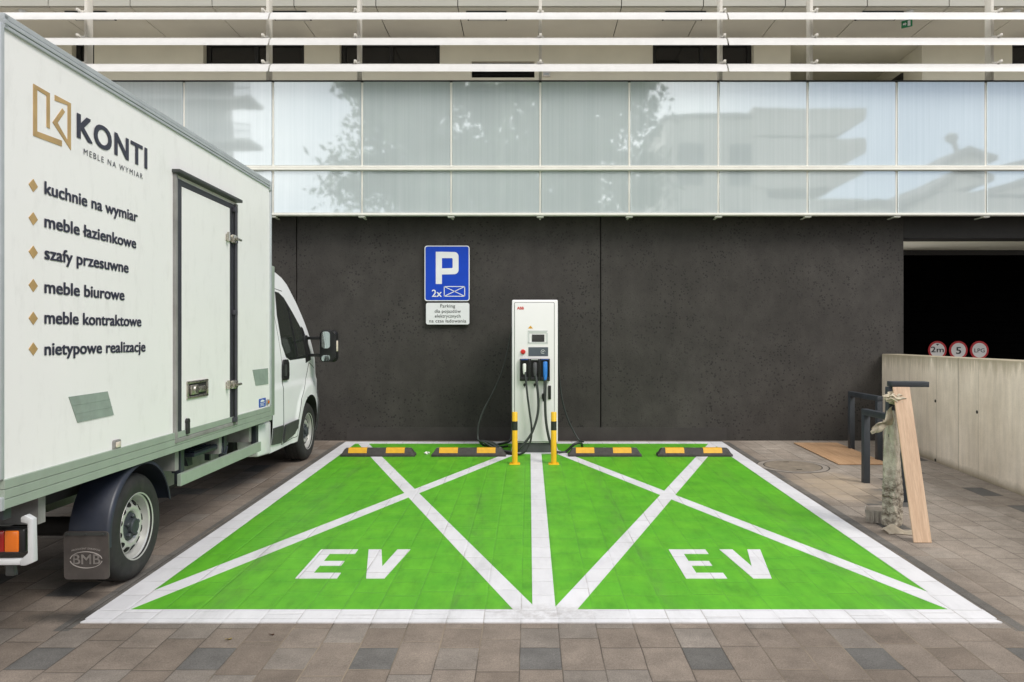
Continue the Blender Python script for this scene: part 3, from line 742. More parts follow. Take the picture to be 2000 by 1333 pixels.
# split so that the counter stays open: stem, top bar, right bar, lower bar
MBp.prism([(px(851), pz(555)), (px(863), pz(555)), (px(863), pz(492)), (px(851), pz(492))], flat(0, 0, 0), .0012, .0024)
ring_o = [(px(863), pz(492))] + [(px(887) + px(837.5) * math.cos(R(90 - 15 * k)), pz(501) + px(837.5) * math.sin(R(90 - 15 * k))) for k in range(7)] + \
         [(px(887) + px(837.5) * math.cos(R(-15 * k)), pz(527.5) + px(837.5) * math.sin(R(-15 * k))) for k in range(7)] + [(px(863), pz(536.5))]
ring_i = [(px(863), pz(504.5))] + [(px(882) + px(831) * math.cos(R(90 - 15 * k)), pz(506.5) + px(831) * math.sin(R(90 - 15 * k))) for k in range(7)] + \
         [(px(882) + px(831) * math.cos(R(-15 * k)), pz(522) + px(831) * math.sin(R(-15 * k))) for k in range(7)] + [(px(863), pz(524.5))]
fm = flat(0, 0, 0)
MBp.add([fm(a, b, .0024) for a, b in ring_o] + [fm(a, b, .0024) for a, b in ring_i], [(i, i + 1, i + 1 + len(ring_o), i + len(ring_o)) for i in range(len(ring_o) - 1)])
text_geo(MBp, '2x', flat(px(843.5), pz(580), 0), w=px(829 + 19), cap=pz(565.5) - pz(580), bold=.012, depth=.0024)
def barr(mb, p, q, wd, fn, t0, t1): mb.prism(line(p, q, wd), fn, t0, t1)
ex0, ex1, ez0, ez1 = px(867.5), px(907.5), pz(579), pz(560)
for p, q in (((ex0, ez0), (ex1, ez0)), ((ex0, ez1), (ex1, ez1)), ((ex0, ez0), (ex0, ez1)), ((ex1, ez0), (ex1, ez1)), ((ex0, ez0), (ex1, ez1)), ((ex0, ez1), (ex1, ez0))):
    barr(MBp, p, q, .010, flat(0, 0, 0), .0012, .0024)
MBp.build('lettering', M['sign_white'], rt, smooth=0, recalc=False)
cl = MB(); cl.box(.1, sw - .1, .018, .049, .12, .16); cl.box(.1, sw - .1, .018, .049, sh - .16, sh - .12)
cl.build('bracket', M['sign_back'], rt, smooth=0)
tag(rt, 'blue parking sign with big white P and 2x on the dark wall', 'parking sign')
x0, x1 = P(831, 0, 10.24).x, P(917.5, 0, 10.24).x; z0, z1 = P(0, 635, 10.24).z, P(0, 591, 10.24).z; W_, H_ = x1 - x0, z1 - z0
rt = empty('notice_plate', (x0, -.05, z0))
MB().prism(rrect(0, W_, 0, H_, .03), flat(0, 0, 0), -.018, 0).build('plate', M['print'], rt, smooth=0)
MB().prism(rrect(.006, W_ - .006, .006, H_ - .006, .026), flat(0, 0, 0), 0, .0012).build('white_field', M['sign_white'], rt, smooth=0)
tm = MB(); kz = H_ / 44.0
for body, v, wd in (('Parking', 601, 29), ('dla pojazd\u00f3w', 611.2, 51), ('elektrycznych', 620.6, 50), ('na czas \u0142adowania', 630.2, 72)):
    text_geo(tm, body, flat(W_ / 2, (635 - v) * kz, 0), w=wd * kx, cap=6.6 * kz, bold=.004, depth=.0026, align='CENTER', spacing=1.06)
tm.build('lettering', M['print'], rt, smooth=0, recalc=False)
MB().box(.15, W_ - .15, .018, .049, .12, .17).build('bracket', M['sign_back'], rt, smooth=0)
tag(rt, 'small white notice plate with four lines of black text below the blue sign', 'notice plate')
# three round prohibition signs on the gate
for u, kind, lb in ((1831, '2m', 'round red rimmed 2 m height limit sign nearest the dark wall'), (1872, '5', 'round red rimmed sign with number 5 in dark garage opening'), (1913, 'LPG', 'round red rimmed LPG sign in dark garage opening')):
    c = P(u, 684.5, 11.6); r = 18.0 * 11.6 / F_PX
    rt = empty('traffic_sign', tuple(c)); ff = lambda a, b, t: (a, -t, b)
    MB().lathe([(.0001, -.012), (r, -.012), (r, 0), (.0001, 0)], ff, 40).build('red_rim', M['sign_red'], rt)
    MB().lathe([(.0001, .0005), (r * .79, .0005), (r * .79, .0018), (.0001, .0018)], ff, 40).build('white_disc', M['sign_dim'], rt, smooth=30)
    tm = MB()
    if kind == '2m':
        text_geo(tm, '2', lambda a, b, t: (a - .098, -t, b - .030), w=.066, cap=.088, bold=.02, depth=.0028)
        text_geo(tm, 'm', lambda a, b, t: (a - .012, -t, b - .030), w=.105, cap=.082, bold=.015, depth=.0028)
        tm.prism([(-.028, .098), (.028, .098), (0, .068)], ff, .0012, .0028)
    elif kind == '5': text_geo(tm, '5', lambda a, b, t: (a, -t, b - .054), w=.072, cap=.108, bold=.022, depth=.0028, align='CENTER')
    else: text_geo(tm, 'LPG', lambda a, b, t: (a, -t, b - .032), w=.155, cap=.062, bold=.01, depth=.0028, align='CENTER')
    tm.build('lettering', M['print'], rt, smooth=0, recalc=False)
    MB().box(-.02, .02, .012, 11.6 * 0 + (1.366 - c.y), -.03, .03).build('bracket', M['socket'], rt, smooth=0)
    tag(rt, lb, 'traffic sign', 'prohibition signs on the garage gate')

# =================================================================== CHARGER
DC = 9.27; gcy = DC - D0
cx0, cx1 = P(1000, 0, DC).x, P(1089.5, 0, DC).x; cw = cx1 - cx0; cz1 = P(0, 586, DC).z; gb = gz(gcy)
ch = empty('charging_station', ((cx0 + cx1) / 2, gcy, gb)); mid = (cx0 + cx1) / 2; zb0 = P(0, 865.5, DC).z
tag(ch, 'tall white electric vehicle charging station with three plugs and cables', 'charging station')
cl_ = lambda u: (u - CU) * DC / F_PX - mid
cz_ = lambda v: HC - (v - CV) * DC / F_PX - gb
cf = lambda a, b, t: (a, -t, b)
Hh = cz1 - gb; hz0 = zb0 - gb
MB().box(-cw / 2, cw / 2, 0, .76, hz0, Hh, bev=.016, seg=3).build('cabinet', M['charger'], ch)
MB().box(-cw / 2 - .006, cw / 2 + .006, .10, .74, hz0 + .02, Hh - .06, bev=.01).build('side_panel', M['slate'], ch)
MB().box(-cw / 2 + .022, cw / 2 - .012, .03, .72, .0, hz0 - .001, bev=.004).build('plinth', M['base'], ch)
MB().box(-cw / 2 - .015, cw / 2 + .012, .005, .75, -.005, .018, bev=.004).build('foot_plate', M['charger_edge'], ch)
# front door with a shadow gap round it
da, db, dc, dd = cl_(1005.5), cl_(1082), hz0 + .02, cz_(592)
MB().prism(rrect(da - .006, db + .006, dc - .006, dd + .006, .012), cf, .0003, .0012).build('door_seal', M['moulding'], ch, smooth=0)
MB().prism(rrect(da, db, dc, dd, .010), cf, .0013, .010, bev=.0025).build('door', M['charger'], ch, smooth=30)
yd = .0102
q = MB(); text_geo(q, 'ABB', lambda a, b, t: (cl_(1010) + a, -yd - t, cz_(605) + b), w=13.0 * DC / F_PX, cap=5.6 * DC / F_PX, bold=.03, depth=.001, spacing=1.0)
q.build('logo', M['abb_red'], ch, smooth=0, recalc=False)
q = MB(); q.prism([(cl_(1031), cz_(642.2)), (cl_(1041), cz_(642.2)), (cl_(1036), cz_(636.5))], cf, yd, yd + .001)
q.build('warning_label', M['stop_yellow'], ch, smooth=0)
# screen recess: bezel frame with slanted hood
q = MB(); a, b, c, d = cl_(1031), cl_(1070), cz_(669.5), cz_(646)
q.prism([(a, d), (b, d), (b - .018, d - .035), (a + .018, d - .035)], lambda x, z, t: (x, -yd - t + (.0 if z > d - .01 else .004), z), 0, .006)
q.box(a, a + .02, -yd - .004, -yd + .002, c, d - .03); q.box(b - .02, b, -yd - .004, -yd + .002, c, d - .03)
q.box(a, b, -yd - .004, -yd + .002, c - .012, c + .004)
q.build('screen_bezel', M['charger_edge'], ch, smooth=0)
q = MB().prism(rrect(cl_(1039), cl_(1063.3), cz_(668), cz_(653.8), .004), cf, yd, yd + .0045).build('screen', M['screen'], ch, smooth=0)
MB().lathe([(.030, yd), (.030, yd + .008), (.026, yd + .010), (.024, yd + .022), (.020, yd + .027), (.0001, yd + .028)], lambda x, y, h: (cl_(1021.5) + x, -h, cz_(687.5) + y), 28).build('emergency_button', M['red'], ch)
MB().prism(rrect(cl_(1032), cl_(1070.5), cz_(696), cz_(678.5), .004), cf, yd, yd + .002).build('card_reader', M['slate'], ch, smooth=0)
q = MB(); cc = (cl_(1060.5), cz_(687.3)); pr = []
for k in range(30):
    a0 = 2 * math.pi * k / 30; pr.append((cc[0] + .026 * math.cos(a0), cc[1] + .026 * math.sin(a0)))
pin = [(cc[0] + (x - cc[0]) * .84, cc[1] + (y - cc[1]) * .84) for x, y in pr]
q.add([cf(x, y, yd + .003) for x, y in pr + pin], [(i, (i + 1) % 30, 30 + (i + 1) % 30, 30 + i) for i in range(26)])
q.prism([(cc[0] + .006, cc[1] + .017), (cc[0] - .010, cc[1] - .003), (cc[0], cc[1] - .002), (cc[0] - .006, cc[1] - .018), (cc[0] + .011, cc[1] + .003), (cc[0] + .001, cc[1] + .003)], cf, yd + .002, yd + .0032)
q.build('reader_icon', M['sign_white'], ch, smooth=0)
# three sockets holders
for u0, u1 in ((1015.5, 1034), (1034.6, 1053.6), (1054.2, 1073.8)):
    q = MB(); a, b, c, d = cl_(u0), cl_(u1), cz_(744), cz_(701)
    q.box(a, a + .014, -yd - .05, -yd, c, d, bev=.003); q.box(b - .014, b, -yd - .05, -yd, c, d, bev=.003)
    q.box(a + .0141, b - .0141, -yd - .05, -yd, d - .02, d, bev=.003); q.box(a + .0141, b - .0141, -yd - .055, -yd, c, c + .045, bev=.004)
    q.box(a + .0141, b - .0141, -yd - .006, -yd, c + .045, d - .02)
    ho = q.build('plug_holder', M['socket'], ch)
    MB().box(a + .016, b - .016, -yd - .0515, -yd - .0505, d - .013, d - .006).build('holder_label', M['sticker'] if u0 != 1034.6 else M['charger_edge'], ho, smooth=0)
def plug(u, v0, v1, m, r, ang=0):
    x = cl_(u); z0, z1 = cz_(v1), cz_(v0); q = MB()
    prof = [(.0001, 0), (r * .8, .002), (r, .014), (r, .45 * (z1 - z0)), (r * .92, .7 * (z1 - z0)), (r * .62, .97 * (z1 - z0)), (r * .55, (z1 - z0)), (.0001, z1 - z0)]
    q.lathe(prof, lambda a, b, h: (x + a, -yd - .035 + b - .012 * h / (z1 - z0), z1 - h), 22); return q
def cab(pts, r, m='cable', name='charging_cable'):
    q = MB(); q.tube(spline([(cl_(u) , y, cz_(v)) if not isinstance(v, tuple) else (cl_(u), y, v[0]) for u, y, v in pts], 9), r, 12)
    return q.build(name, M[m], ch)
gr = lambda y: gz(gcy + y) - gb                 # local ground height at local y
c1 = cab([(1025.5, -.06, 727), (1027.5, -.075, 745), (1030, -.085, 770), (1034.5, -.09, 805), (1038, -.095, 832), (1037, -.10, 856), (1029, -.11, 876), (1016, -.10, (gr(-.1) + .02,)), (1000, -.05, (gr(-.05) + .018,)), (988, .05, (gr(.05) + .016,)), (965, .18, (gr(.18) + .10,)), (947, .25, (gr(.25) + .115,)), (955, .36, (gr(.36) + .02,)), (990, .48, (gr(.48) + .02,))], .0125)
plug(1024.3, 710, 731, None, .021).build('plug', M['white_plug'], c1)
c2 = cab([(1046, -.06, 733), (1048.5, -.08, 750), (1051, -.09, 775), (1051, -.10, 800), (1046, -.115, 824), (1037, -.135, 846), (1022, -.14, 866), (1008, -.12, 880), (995, -.06, (gr(-.06) + .045,)), (978, .02, (gr(.02) + .05,)), (955, .12, (gr(.12) + .12,)), (936, .22, (gr(.22) + .125,)), (945, .34, (gr(.34) + .05,)), (980, .5, (gr(.5) + .05,)), (996, .55, 868), (1000, .6, 820)], .0155)
plug(1045, 708, 735, None, .026).build('plug', M['grey_plug'], c2)
c3 = cab([(1065.5, -.06, 742), (1065, -.07, 760), (1064.5, -.08, 790), (1066, -.085, 820), (1070, -.085, 846), (1076, -.08, 868), (1083, -.04, 880), (1092, .03, (gr(.03) + .018,)), (1106, .08, (gr(.08) + .02,)), (1122, .02, (gr(.02) + .12,)), (1136, .10, (gr(.1) + .12,)), (1140, .25, (gr(.25) + .03,))], .0165)
plug(1064.8, 706, 744, None, .027).build('plug', M['blue_plug'], c3)
cab([(999.5, .2, 636), (996, .24, 655), (989, .27, 690), (976, .28, 735), (958, .28, 775), (942, .28, 806), (932, .27, 835), (930.5, .25, 858), (934, .20, (gr(.2) + .13,)), (946, .1, (gr(.1) + .125,)), (968, .03, (gr(.03) + .06,)), (990, -.02, (gr(-.02) + .02,)), (1003, -.08, (gr(-.08) + .02,))], [.006] * 28 + [.006 + .006 * min(1, k / 20) for k in range(81)] , name='side_cable')
cab([(1090.5, .25, 610), (1092.5, .28, 660), (1093, .30, 710), (1096, .31, 755), (1102, .31, 793), (1112, .31, 825), (1124, .30, 850), (1134, .27, 866), (1142, .2, (gr(.2) + .12,))], .010, name='side_cable')
q = MB()
for u in (1024.5, 1044.5): q.lathe([(.016, yd), (.016, yd + .012), (.0001, yd + .014)], lambda a, b, h: (cl_(u) + a, -h, cz_(752) + b), 16); q.box(cl_(u) - .004, cl_(u) + .004, -yd - .02, -yd, cz_(752) - .03, cz_(752) + .02)
q.build('cable_clip', M['socket'], ch)
MB().box(cl_(1070.6), cl_(1076.2), -yd - .012, -yd, cz_(780), cz_(753.5), bev=.004).build('door_handle', M['socket'], ch)
q = MB(); q.tube([(cl_(1061.8), -yd - .04, cz_(744)), (cl_(1061.5), -yd - .03, cz_(768))], .004, 8)
q.lathe([(.0001, 0), (.014, .004), (.020, .03), (.018, .06), (.010, .08), (.008, .10), (.0001, .102)], lambda a, b, h: (cl_(1061) + a, -yd - .03 + b, cz_(768) - h), 16)
q.build('dust_cap', M['socket'], ch)

# =================================================================== BOLLARDS
def bollard(u, lb):
    d = 8.65; x = (u - CU) * d / F_PX; y = d - D0; g0 = gz(y)
    rt = empty('bollard', (x, y, g0)); r = .0315; h = .592
    z_ = lambda v: HC - (v - CV) * d / F_PX - g0
    f = lambda a, b, hh: (a, b, hh)
    MB().lathe([(r, .008), (r, h - .006), (r - .005, h), (.0001, h)], f, 28).build('post', M['yellow'], rt)
    MB().lathe([(r + .0008, z_(840.5)), (r + .0008, z_(823))], f, 28).build('black_band', M['black_band'], rt, recalc=False)
    q = MB(); q.box(-.06, .06, -.06, .06, .0, .009, bev=.003)
    for sx in (-1, 1):
        for sy in (-1, 1): q.lathe([(.009, .008), (.009, .017), (.0001, .018)], lambda a, b, hh: (sx * .043 + a, sy * .043 + b, hh), 6)
    q.build('base_plate', M['yellow'], rt); tag(rt, lb, 'bollard', 'yellow bollards in front of the charging station')
bollard(1005.5, 'yellow bollard with black band at the left corner of the charger')
bollard(1081.5, 'yellow bollard with black band at the right corner of the charger')

# =================================================================== WHEEL STOPS
def wheel_stop(u0, u1, lb, rz=0.0):
    d = 9.09; y = d - D0; x0, x1 = (u0 - CU) * d / F_PX, (u1 - CU) * d / F_PX; w_ = x1 - x0; h = .100; dp = .15; e = .045
    rt = empty('wheel_stop', ((x0 + x1) / 2, y, gz(y)), rz); s = w_ / 2
    def ring(z, inx, iny): return [(-s + inx, iny, z), (s - inx, iny, z), (s - inx, dp - iny, z), (-s + inx, dp - iny, z)]
    rs = [ring(0, 0, 0), ring(.030, .002, .002), ring(.045, .02, .012), ring(h - .012, e, .034), ring(h, e + .015, .045)]
    q = MB(); vs = sum(rs, []); fs = [(0, 3, 2, 1), (16, 17, 18, 19)]
    for k in range(4):
        for j in range(4): fs.append((k * 4 + j, k * 4 + (j + 1) % 4, k * 4 + 4 + (j + 1) % 4, k * 4 + 4 + j))
    q.add(vs, fs); bmesh.ops.bevel(q.b, geom=q.b.edges[:], offset=.004, segments=2, affect='EDGES', profile=.5)
    q.build('body', M['stop_rubber'], rt, smooth=30)
    for cx in (-.27 * w_, .235 * w_):                     # reflective blocks on the sloping front and the crest
        hw = .125 * w_; q = MB()
        A = Vector((0, .012, .045)); Bp = Vector((0, .034, h - .012)); C = Vector((0, .045, h)); D = Vector((0, dp - .05, h))
        nrm = [Vector((0, -.94, .34)), Vector((0, -.9, .44)), Vector((0, -.4, .92)), Vector((0, 0, 1))]
        vv = []
        for sxx in (-hw, hw):
            for pnt, nn in zip((A, Bp, C, D), nrm):
                vv.append(Vector((cx + sxx, 0, 0)) + pnt + nn * .003)
        q.add(vv, [(0, 4, 5, 1), (1, 5, 6, 2), (2, 6, 7, 3)])
        q.build('reflector', M['stop_yellow'], rt, smooth=0)
    q = MB()
    for cx in (-.42 * w_, 0, .42 * w_): q.lathe([(.018, h + .0008), (.012, h + .0012), (.0001, h - .002)], lambda a, b, hh: (cx + a, dp / 2 + b, hh), 12)
    q.build('bolt', M['chassis'], rt); tag(rt, lb, 'wheel stop', 'black and yellow rubber wheel stops along the wall')
wheel_stop(664, 810, 'black and yellow rubber wheel stop nearest the white truck')
wheel_stop(842, 988, 'black and yellow rubber wheel stop with charging cable lying over it')
wheel_stop(1110, 1254, 'black and yellow rubber wheel stop just right of the charging station')
wheel_stop(1285, 1432, 'black and yellow rubber wheel stop at the right corner of green bay')

# =================================================================== BICYCLE STANDS, BOARDS, WRAPPED POST
def stand(x, ya, yb, zt, lb):
    """inverted U of square steel section running along Y"""
    y0, y1 = min(ya, yb), max(ya, yb); s = .032; rt = empty('bicycle_stand', (x, y0, gz(y0))); g0 = gz(y0)
    for y in (y0, y1): MB().box(-s, s, y - y0 - s, y - y0 + s, gz(y) - g0 - .01, zt - g0 - .0605, bev=.004).build('leg', M['steel'], rt)
    MB().box(-s, s, -s, y1 - y0 + s, zt - g0 - .060, zt - g0, bev=.004).build('top_bar', M['steel'], rt)
    tag(rt, lb, 'bicycle stand', 'dark steel bicycle stands beside the concrete wall')
stand(4.07, 9.63 - D0, 8.87 - D0, .712, 'dark steel bicycle stand standing closest to the dark wall')
stand(3.395, 7.69 - D0, 6.90 - D0, .672, 'dark steel bicycle stand partly hidden behind the wrapped post')
# boards lying on the paving
x0, x1, y0, y1 = 3.49, 4.065, 8.60 - D0, 10.06 - D0
rt = empty('wooden_board', (x0, y0, gz(y0)))
for k in range(3):
    a = k * (x1 - x0) / 3; b = (k + 1) * (x1 - x0) / 3 - .002
    q = MB(); q.prism([(a, 0), (b, 0), (b, y1 - y0), (a, y1 - y0)], lambda p, q_, t: (p, q_, SLOPE * q_ + t), .004, .014, bev=.0012)
    q.build('plank', M['board'], rt, smooth=0)
MB().prism([(.004, .004), (x1 - x0 - .008, .004), (x1 - x0 - .008, y1 - y0 - .004), (.004, y1 - y0 - .004)], lambda p, q_, t: (p, q_, SLOPE * q_ + t), .0005, .0038).build('underlay', M['dark_gap'], rt, smooth=0)
tag(rt, 'orange brown wooden board lying flat on the paving beside the bicycle stands', 'wooden board')
# wrapped post
PX, PY = 2.872, 6.06 - D0; g0 = gz(PY)
rt = empty('wrapped_post', (PX, PY, g0)); tag(rt, 'dark steel post wrapped in dusty packing sheet with flat bar on top', 'wrapped post')
MB().box(-.03, .03, -.03, .03, -.01, 1.115, bev=.004).build('post', M['steel'], rt)
MB().box(-.010, .275, -.05, .05, 1.116, 1.158, bev=.004, M=Matrix.Rotation(R(-6), 4, 'Z')).build('top_bar', M['steel'], rt)
rnd = random.Random(5)
def rumple(a, z, k=0):
    return (.5 * math.sin(3 * a + 9 * z + k) + .35 * math.sin(7 * a - 14 * z + 2 * k) + .28 * math.sin(2 * a + 31 * z) + .22 * math.sin(11 * a + 23 * z + k))
q = MB(); nu, nv = 80, 150
def wrapf(u, v):
    a = 2 * math.pi * u; z = .02 + .91 * v
    base = .060 + .005 * math.sin(v * 7) - .024 * max(0, (v - .72) / .28) ** 1.5 + .006 * (1 - v) ** 3
    lo = max(0.0, min(1.0, (.50 - v) / .12))
    cre = abs(math.sin(5 * a + 17 * z + 1.5 * math.sin(9 * z))) + abs(math.sin(3 * a - 26 * z + 2 * math.sin(4 * a))) + .7 * abs(math.sin(8 * a + 41 * z))
    r = base + .0055 * rumple(a, z) + lo * .0055 * (cre - 1.4) + (1 - lo) * .0025 * (cre - 1.4)
    sq = 1 + .12 * math.cos(4 * a)
    return (r * sq * math.cos(a) + .012, r * sq * math.sin(a) - .005, z)
q.grid(wrapf, nu, nv)
q.build('wrapping', M['wrap'], rt, smooth=60)
q = MB()                                                   # folded end of the sheet tied under the bar
def tiedf(u, v):
    a = 2 * math.pi * u; b = math.pi * (v * .98 + .01) - math.pi / 2
    f = 1 + .16 * math.sin(4 * a + 9 * b) + .10 * math.sin(7 * a - 5 * b + 1) + .07 * math.sin(13 * a + 3 * b)
    return (.004 + .074 * f * math.cos(b) * math.cos(a) - .012 * math.sin(b), -.072 + .050 * f * math.cos(b) * math.sin(a), 1.028 + .040 * math.sin(b) * (1 + .2 * math.sin(3 * a)) + .010 * math.sin(5 * a))
q.grid(tiedf, 60, 30)
q.build('tied_end', M['cloth'], rt, smooth=60)
q = MB()                                                   # torn flap hanging out to the left
def flapf(u, v):
    x = -.01 - .165 * u; z = .965 - .03 * u - .155 * u * (1 - .25 * v) - (.14 - .075 * u) * v + .012 * math.sin(9 * u + 5 * v) + .012 * u * math.sin(31 * v)
    return (x + .014 * u * math.sin(17 * v), -.055 - .03 * math.sin(3 * u) + .016 * math.sin(8 * u + 7 * v), z)
q.grid(flapf, 14, 14); bmesh.ops.solidify(q.b, geom=q.b.faces[:], thickness=.006)
q.build('flap', M['scrap'], rt, smooth=60)
q = MB()
def scrapf(u, v):
    a = u * .25 - .125; b = -.105 - .12 * v
    return (a + .012 * math.sin(9 * v), b + .02 * math.sin(6 * u), .006 + SLOPE * b + (.050 * math.exp(-((u - .25) / .22) ** 2) + .010 * (1 + math.sin(14 * u + 5 * v))) * math.sin(math.pi * min(1, max(.05, v))))
q.grid(scrapf, 24, 10); bmesh.ops.solidify(q.b, geom=q.b.faces[:], thickness=.004)
s_ = q.build('cloth_scrap', M['scrap'], smooth=60); s_.location = (PX, PY, g0); tag(s_, 'crumpled beige scrap of cloth on the paving at the foot of the wrapped post', 'cloth scrap')
# tray
tx, ty = P(1711, 0, 6.25).x, 6.22 - D0
t = empty('mortar_tray', (tx, ty, gz(ty)), R(-24)); q = MB()
bo = [(-.095, -.08), (.095, -.08), (.095, .08), (-.095, .08)]; h = .105
v_ = [(x * .9, y * .9, .002) for x, y in bo] + [(x, y, h) for x, y in bo] + [(x * .93, y * .93, h) for x, y in bo] + [(x * .82, y * .82, .012) for x, y in bo]
fs = [(3, 2, 1, 0), (12, 13, 14, 15)]
for k in range(3):
    for j in range(4): fs.append((k * 4 + j, k * 4 + (j + 1) % 4, k * 4 + 4 + (j + 1) % 4, k * 4 + 4 + j))
q.add(v_, fs)
for j in range(5): q.box(-.070 + j * .033, -.060 + j * .033, -.0835, -.074, .012, h - .006)
q.build('tray_body', M['tray'], t, smooth=0)
MB().add([(-.066, -.054, .06), (.066, -.054, .064), (.066, .054, .058), (-.066, .054, .066)], [(0, 1, 2, 3)]).build('mortar_residue', M['cloth'], t, smooth=0)
tag(t, 'small dusty grey open tray on the paving against the wrapped post', 'tray')
# leaning plank
a = G(1804, 1061); bx = PX + .045
pb = Vector((a.x - .008, a.y, gz(a.y))); pt = Vector((bx + .0, PY - .078, 1.0))
ax = (pt - pb).normalized(); sd_ = Vector((1, 0, 0)); sd_ = (sd_ - ax * sd_.dot(ax)).normalized(); nn = sd_.cross(ax)
Lp = (pt - pb).length
mtx = Matrix(((sd_.x, nn.x, ax.x, pb.x), (sd_.y, nn.y, ax.y, pb.y), (sd_.z, nn.z, ax.z, pb.z + .002), (0, 0, 0, 1)))
o = MB().box(-.066, .066, -.005, .007, 0, Lp, bev=.0015).build('leaning_plank', M['plank'], smooth=0); o.matrix_world = mtx
tag(o, 'long pale oak plank leaning upright against the wrapped post', 'plank')
# manhole cover
mc = G(1548, 911); mx_, my_ = mc.x, mc.y
rt = empty('manhole', (mx_, my_, gz(my_))); fg = lambda a, b, h: (a, b, SLOPE * b + h)
MB().lathe([(.0001, .006), (.30, .006), (.305, .003)], fg, 56).build('cover', M['iron'], rt, smooth=0)
MB().lathe([(.306, .0028), (.316, .0028)], fg, 56).build('gap', M['dark_gap'], rt, smooth=0)
MB().lathe([(.317, .004), (.375, .004), (.378, .002)], fg, 56).build('surround_ring', M['ring'], rt, smooth=0)
MB().lathe([(.379, .0022), (.392, .0022)], fg, 56).build('gap', M['dark_gap'], rt, smooth=0)
q = MB(); 
for k in range(2): q.box(-.03, .03, -.225 + .43 * k, -.20 + .43 * k, SLOPE * (-.21 + .43 * k) + .005, SLOPE * (-.21 + .43 * k) + .0075)
q.build('lifting_slot', M['dark_gap'], rt, smooth=0)
tag(rt, 'round brown manhole cover set in the paving beside the green bay', 'manhole')
# litter
def leaf(u, v, m, name, lb, cat, rz, s=.03, gr_=None):
    p = G(u, v); q = MB()
    def lf(a, b):
        wdt = math.sin(math.pi * min(1, max(0, a))) ** .8 * .42
        return ((a - .5) * s * 2, (b - .5) * wdt * s * 2, .004 + .003 * math.sin(5 * a + 2 * b) + .004 * (b - .5) ** 2 * 4)
    q.grid(lf, 9, 5); bmesh.ops.solidify(q.b, geom=q.b.faces[:], thickness=.0015)
    o = q.build(name, m, smooth=60); o.location = (p.x, p.y, p.z + .001); o.rotation_euler = (0, 0, rz); tag(o, lb, cat, gr_)
leaf(446, 1251, M['leaf'], 'fallen_leaf', 'small yellow fallen leaf on the paving in front of the bay', 'leaf', .5, .017, 'fallen leaves on the paving')
leaf(530, 1242, M['brown_leaf'], 'fallen_leaf', 'small brown fallen leaf on the paving close to the white front line', 'leaf', .2, .014, 'fallen leaves on the paving')
p = G(834, 888); q = MB(); bmesh.ops.create_icosphere(q.b, subdivisions=3, radius=.022)
for v in q.b.verts:
    k = 1 + .35 * math.sin(9 * v.co.x * 30 + v.co.z * 170) * math.sin(v.co.y * 150 + 1) ; v.co = Vector((v.co.x * 1.5 * k, v.co.y * k, max(.0, v.co.z * .75 * k + .014)))
o = q.build('paper_scrap', M['paper'], smooth=0); o.location = tuple(p + Vector((0, 0, .003))); tag(o, 'crumpled white scrap of paper on the green paint between two wheel stops', 'paper')
# =================================================================== BOX TRUCK
TX0, TD0, TY = -2.44, 3.53, .0154          # rear right corner of the box, and the small yaw to the left
KB = TX0 / -2.5
T = empty('box_truck', (TX0, TD0 - D0, -.18), R(90) + TY)
tag(T, 'white box truck with furniture lettering and aluminium skirt tinted with reflected green parked against the wall', 'truck')
def tb(mb, name, m, parent=None, smooth=40, **k): return mb.build(name, M[m], parent or T, smooth=smooth, dz=.18, **k)
def side(u, v, y=0.0):                      # pixel of the survey photograph -> (s, z) in the plane at lateral offset y
    k = (u - CU) / F_PX
    s = (TX0 - y - k * TD0 + TY * k * y) / (k + TY); d = TD0 + s - TY * y
    return s, HC - (v - CV) * d / F_PX
S_ = lambda s: s * KB
Z_ = lambda z: HC + (z - HC) * KB
LB = side(529, 600)[0]; BW = 2.10; zb_ = Z_(.574); zt_ = Z_(2.932)
ft = lambda a, b, t: (a, -t, b)             # on the right side wall, t = proud of it
box = tb(MB().box(.012, LB - .012, .002, BW - .002, zb_ + .03, zt_ - .02, bev=.01), 'box_body', 'white_body', smooth=0)
hs = .138
for y0, y1, o0, o1 in ((0, .03, 1, 0), (BW - .03, BW, 0, 1)):
    q = MB()
    for z0, z1, p in ((zt_ - .068, zt_ - .050, .010), (zt_ - .048, zt_ - .027, .013), (zt_ - .025, zt_ + .002, .010)): q.box(.005, LB - .03, y0 - p * o0, y1 + p * o1, z0, z1, bev=.003)
    tb(q, 'roof_rail', 'alu', smooth=0)
    q = MB()
    for k in range(3):
        z0 = zb_ + k * hs / 3; q.box(.0, LB - .005, y0 - .014 * o0, y1 + .014 * o1, z0 + .0012, z0 + hs / 3 - .0012, bev=.002)
    tb(q, 'skirt', 'skirt', smooth=0)
    for s in (LB - .035, -.028):
        tb(MB().box(s, s + .035, y0 - .012 * o0, y1 + .012 * o1, zb_ + hs, zt_ - .05, bev=.008, seg=3), 'corner_post', 'alu', smooth=40)
for y0, y1 in ((-.016, .06), (BW - .06, BW + .016)):
    tb(MB().box(LB - .06, LB + .006, y0, y1, zt_ - .10, zt_ + .008, bev=.02, seg=3), 'corner_cap', 'alu')
q = MB(); q.box(LB - .04, LB, .06, BW - .06, zt_ - .07, zt_ + .002, bev=.01); q.box(0, .04, -.01, BW + .01, zt_ - .07, zt_ + .004, bev=.01)
tb(q, 'roof_edge', 'alu')
tb(MB().box(.02, LB - .02, .02, BW - .02, zb_ + .004, zb_ + .028), 'box_floor', 'under', smooth=0)
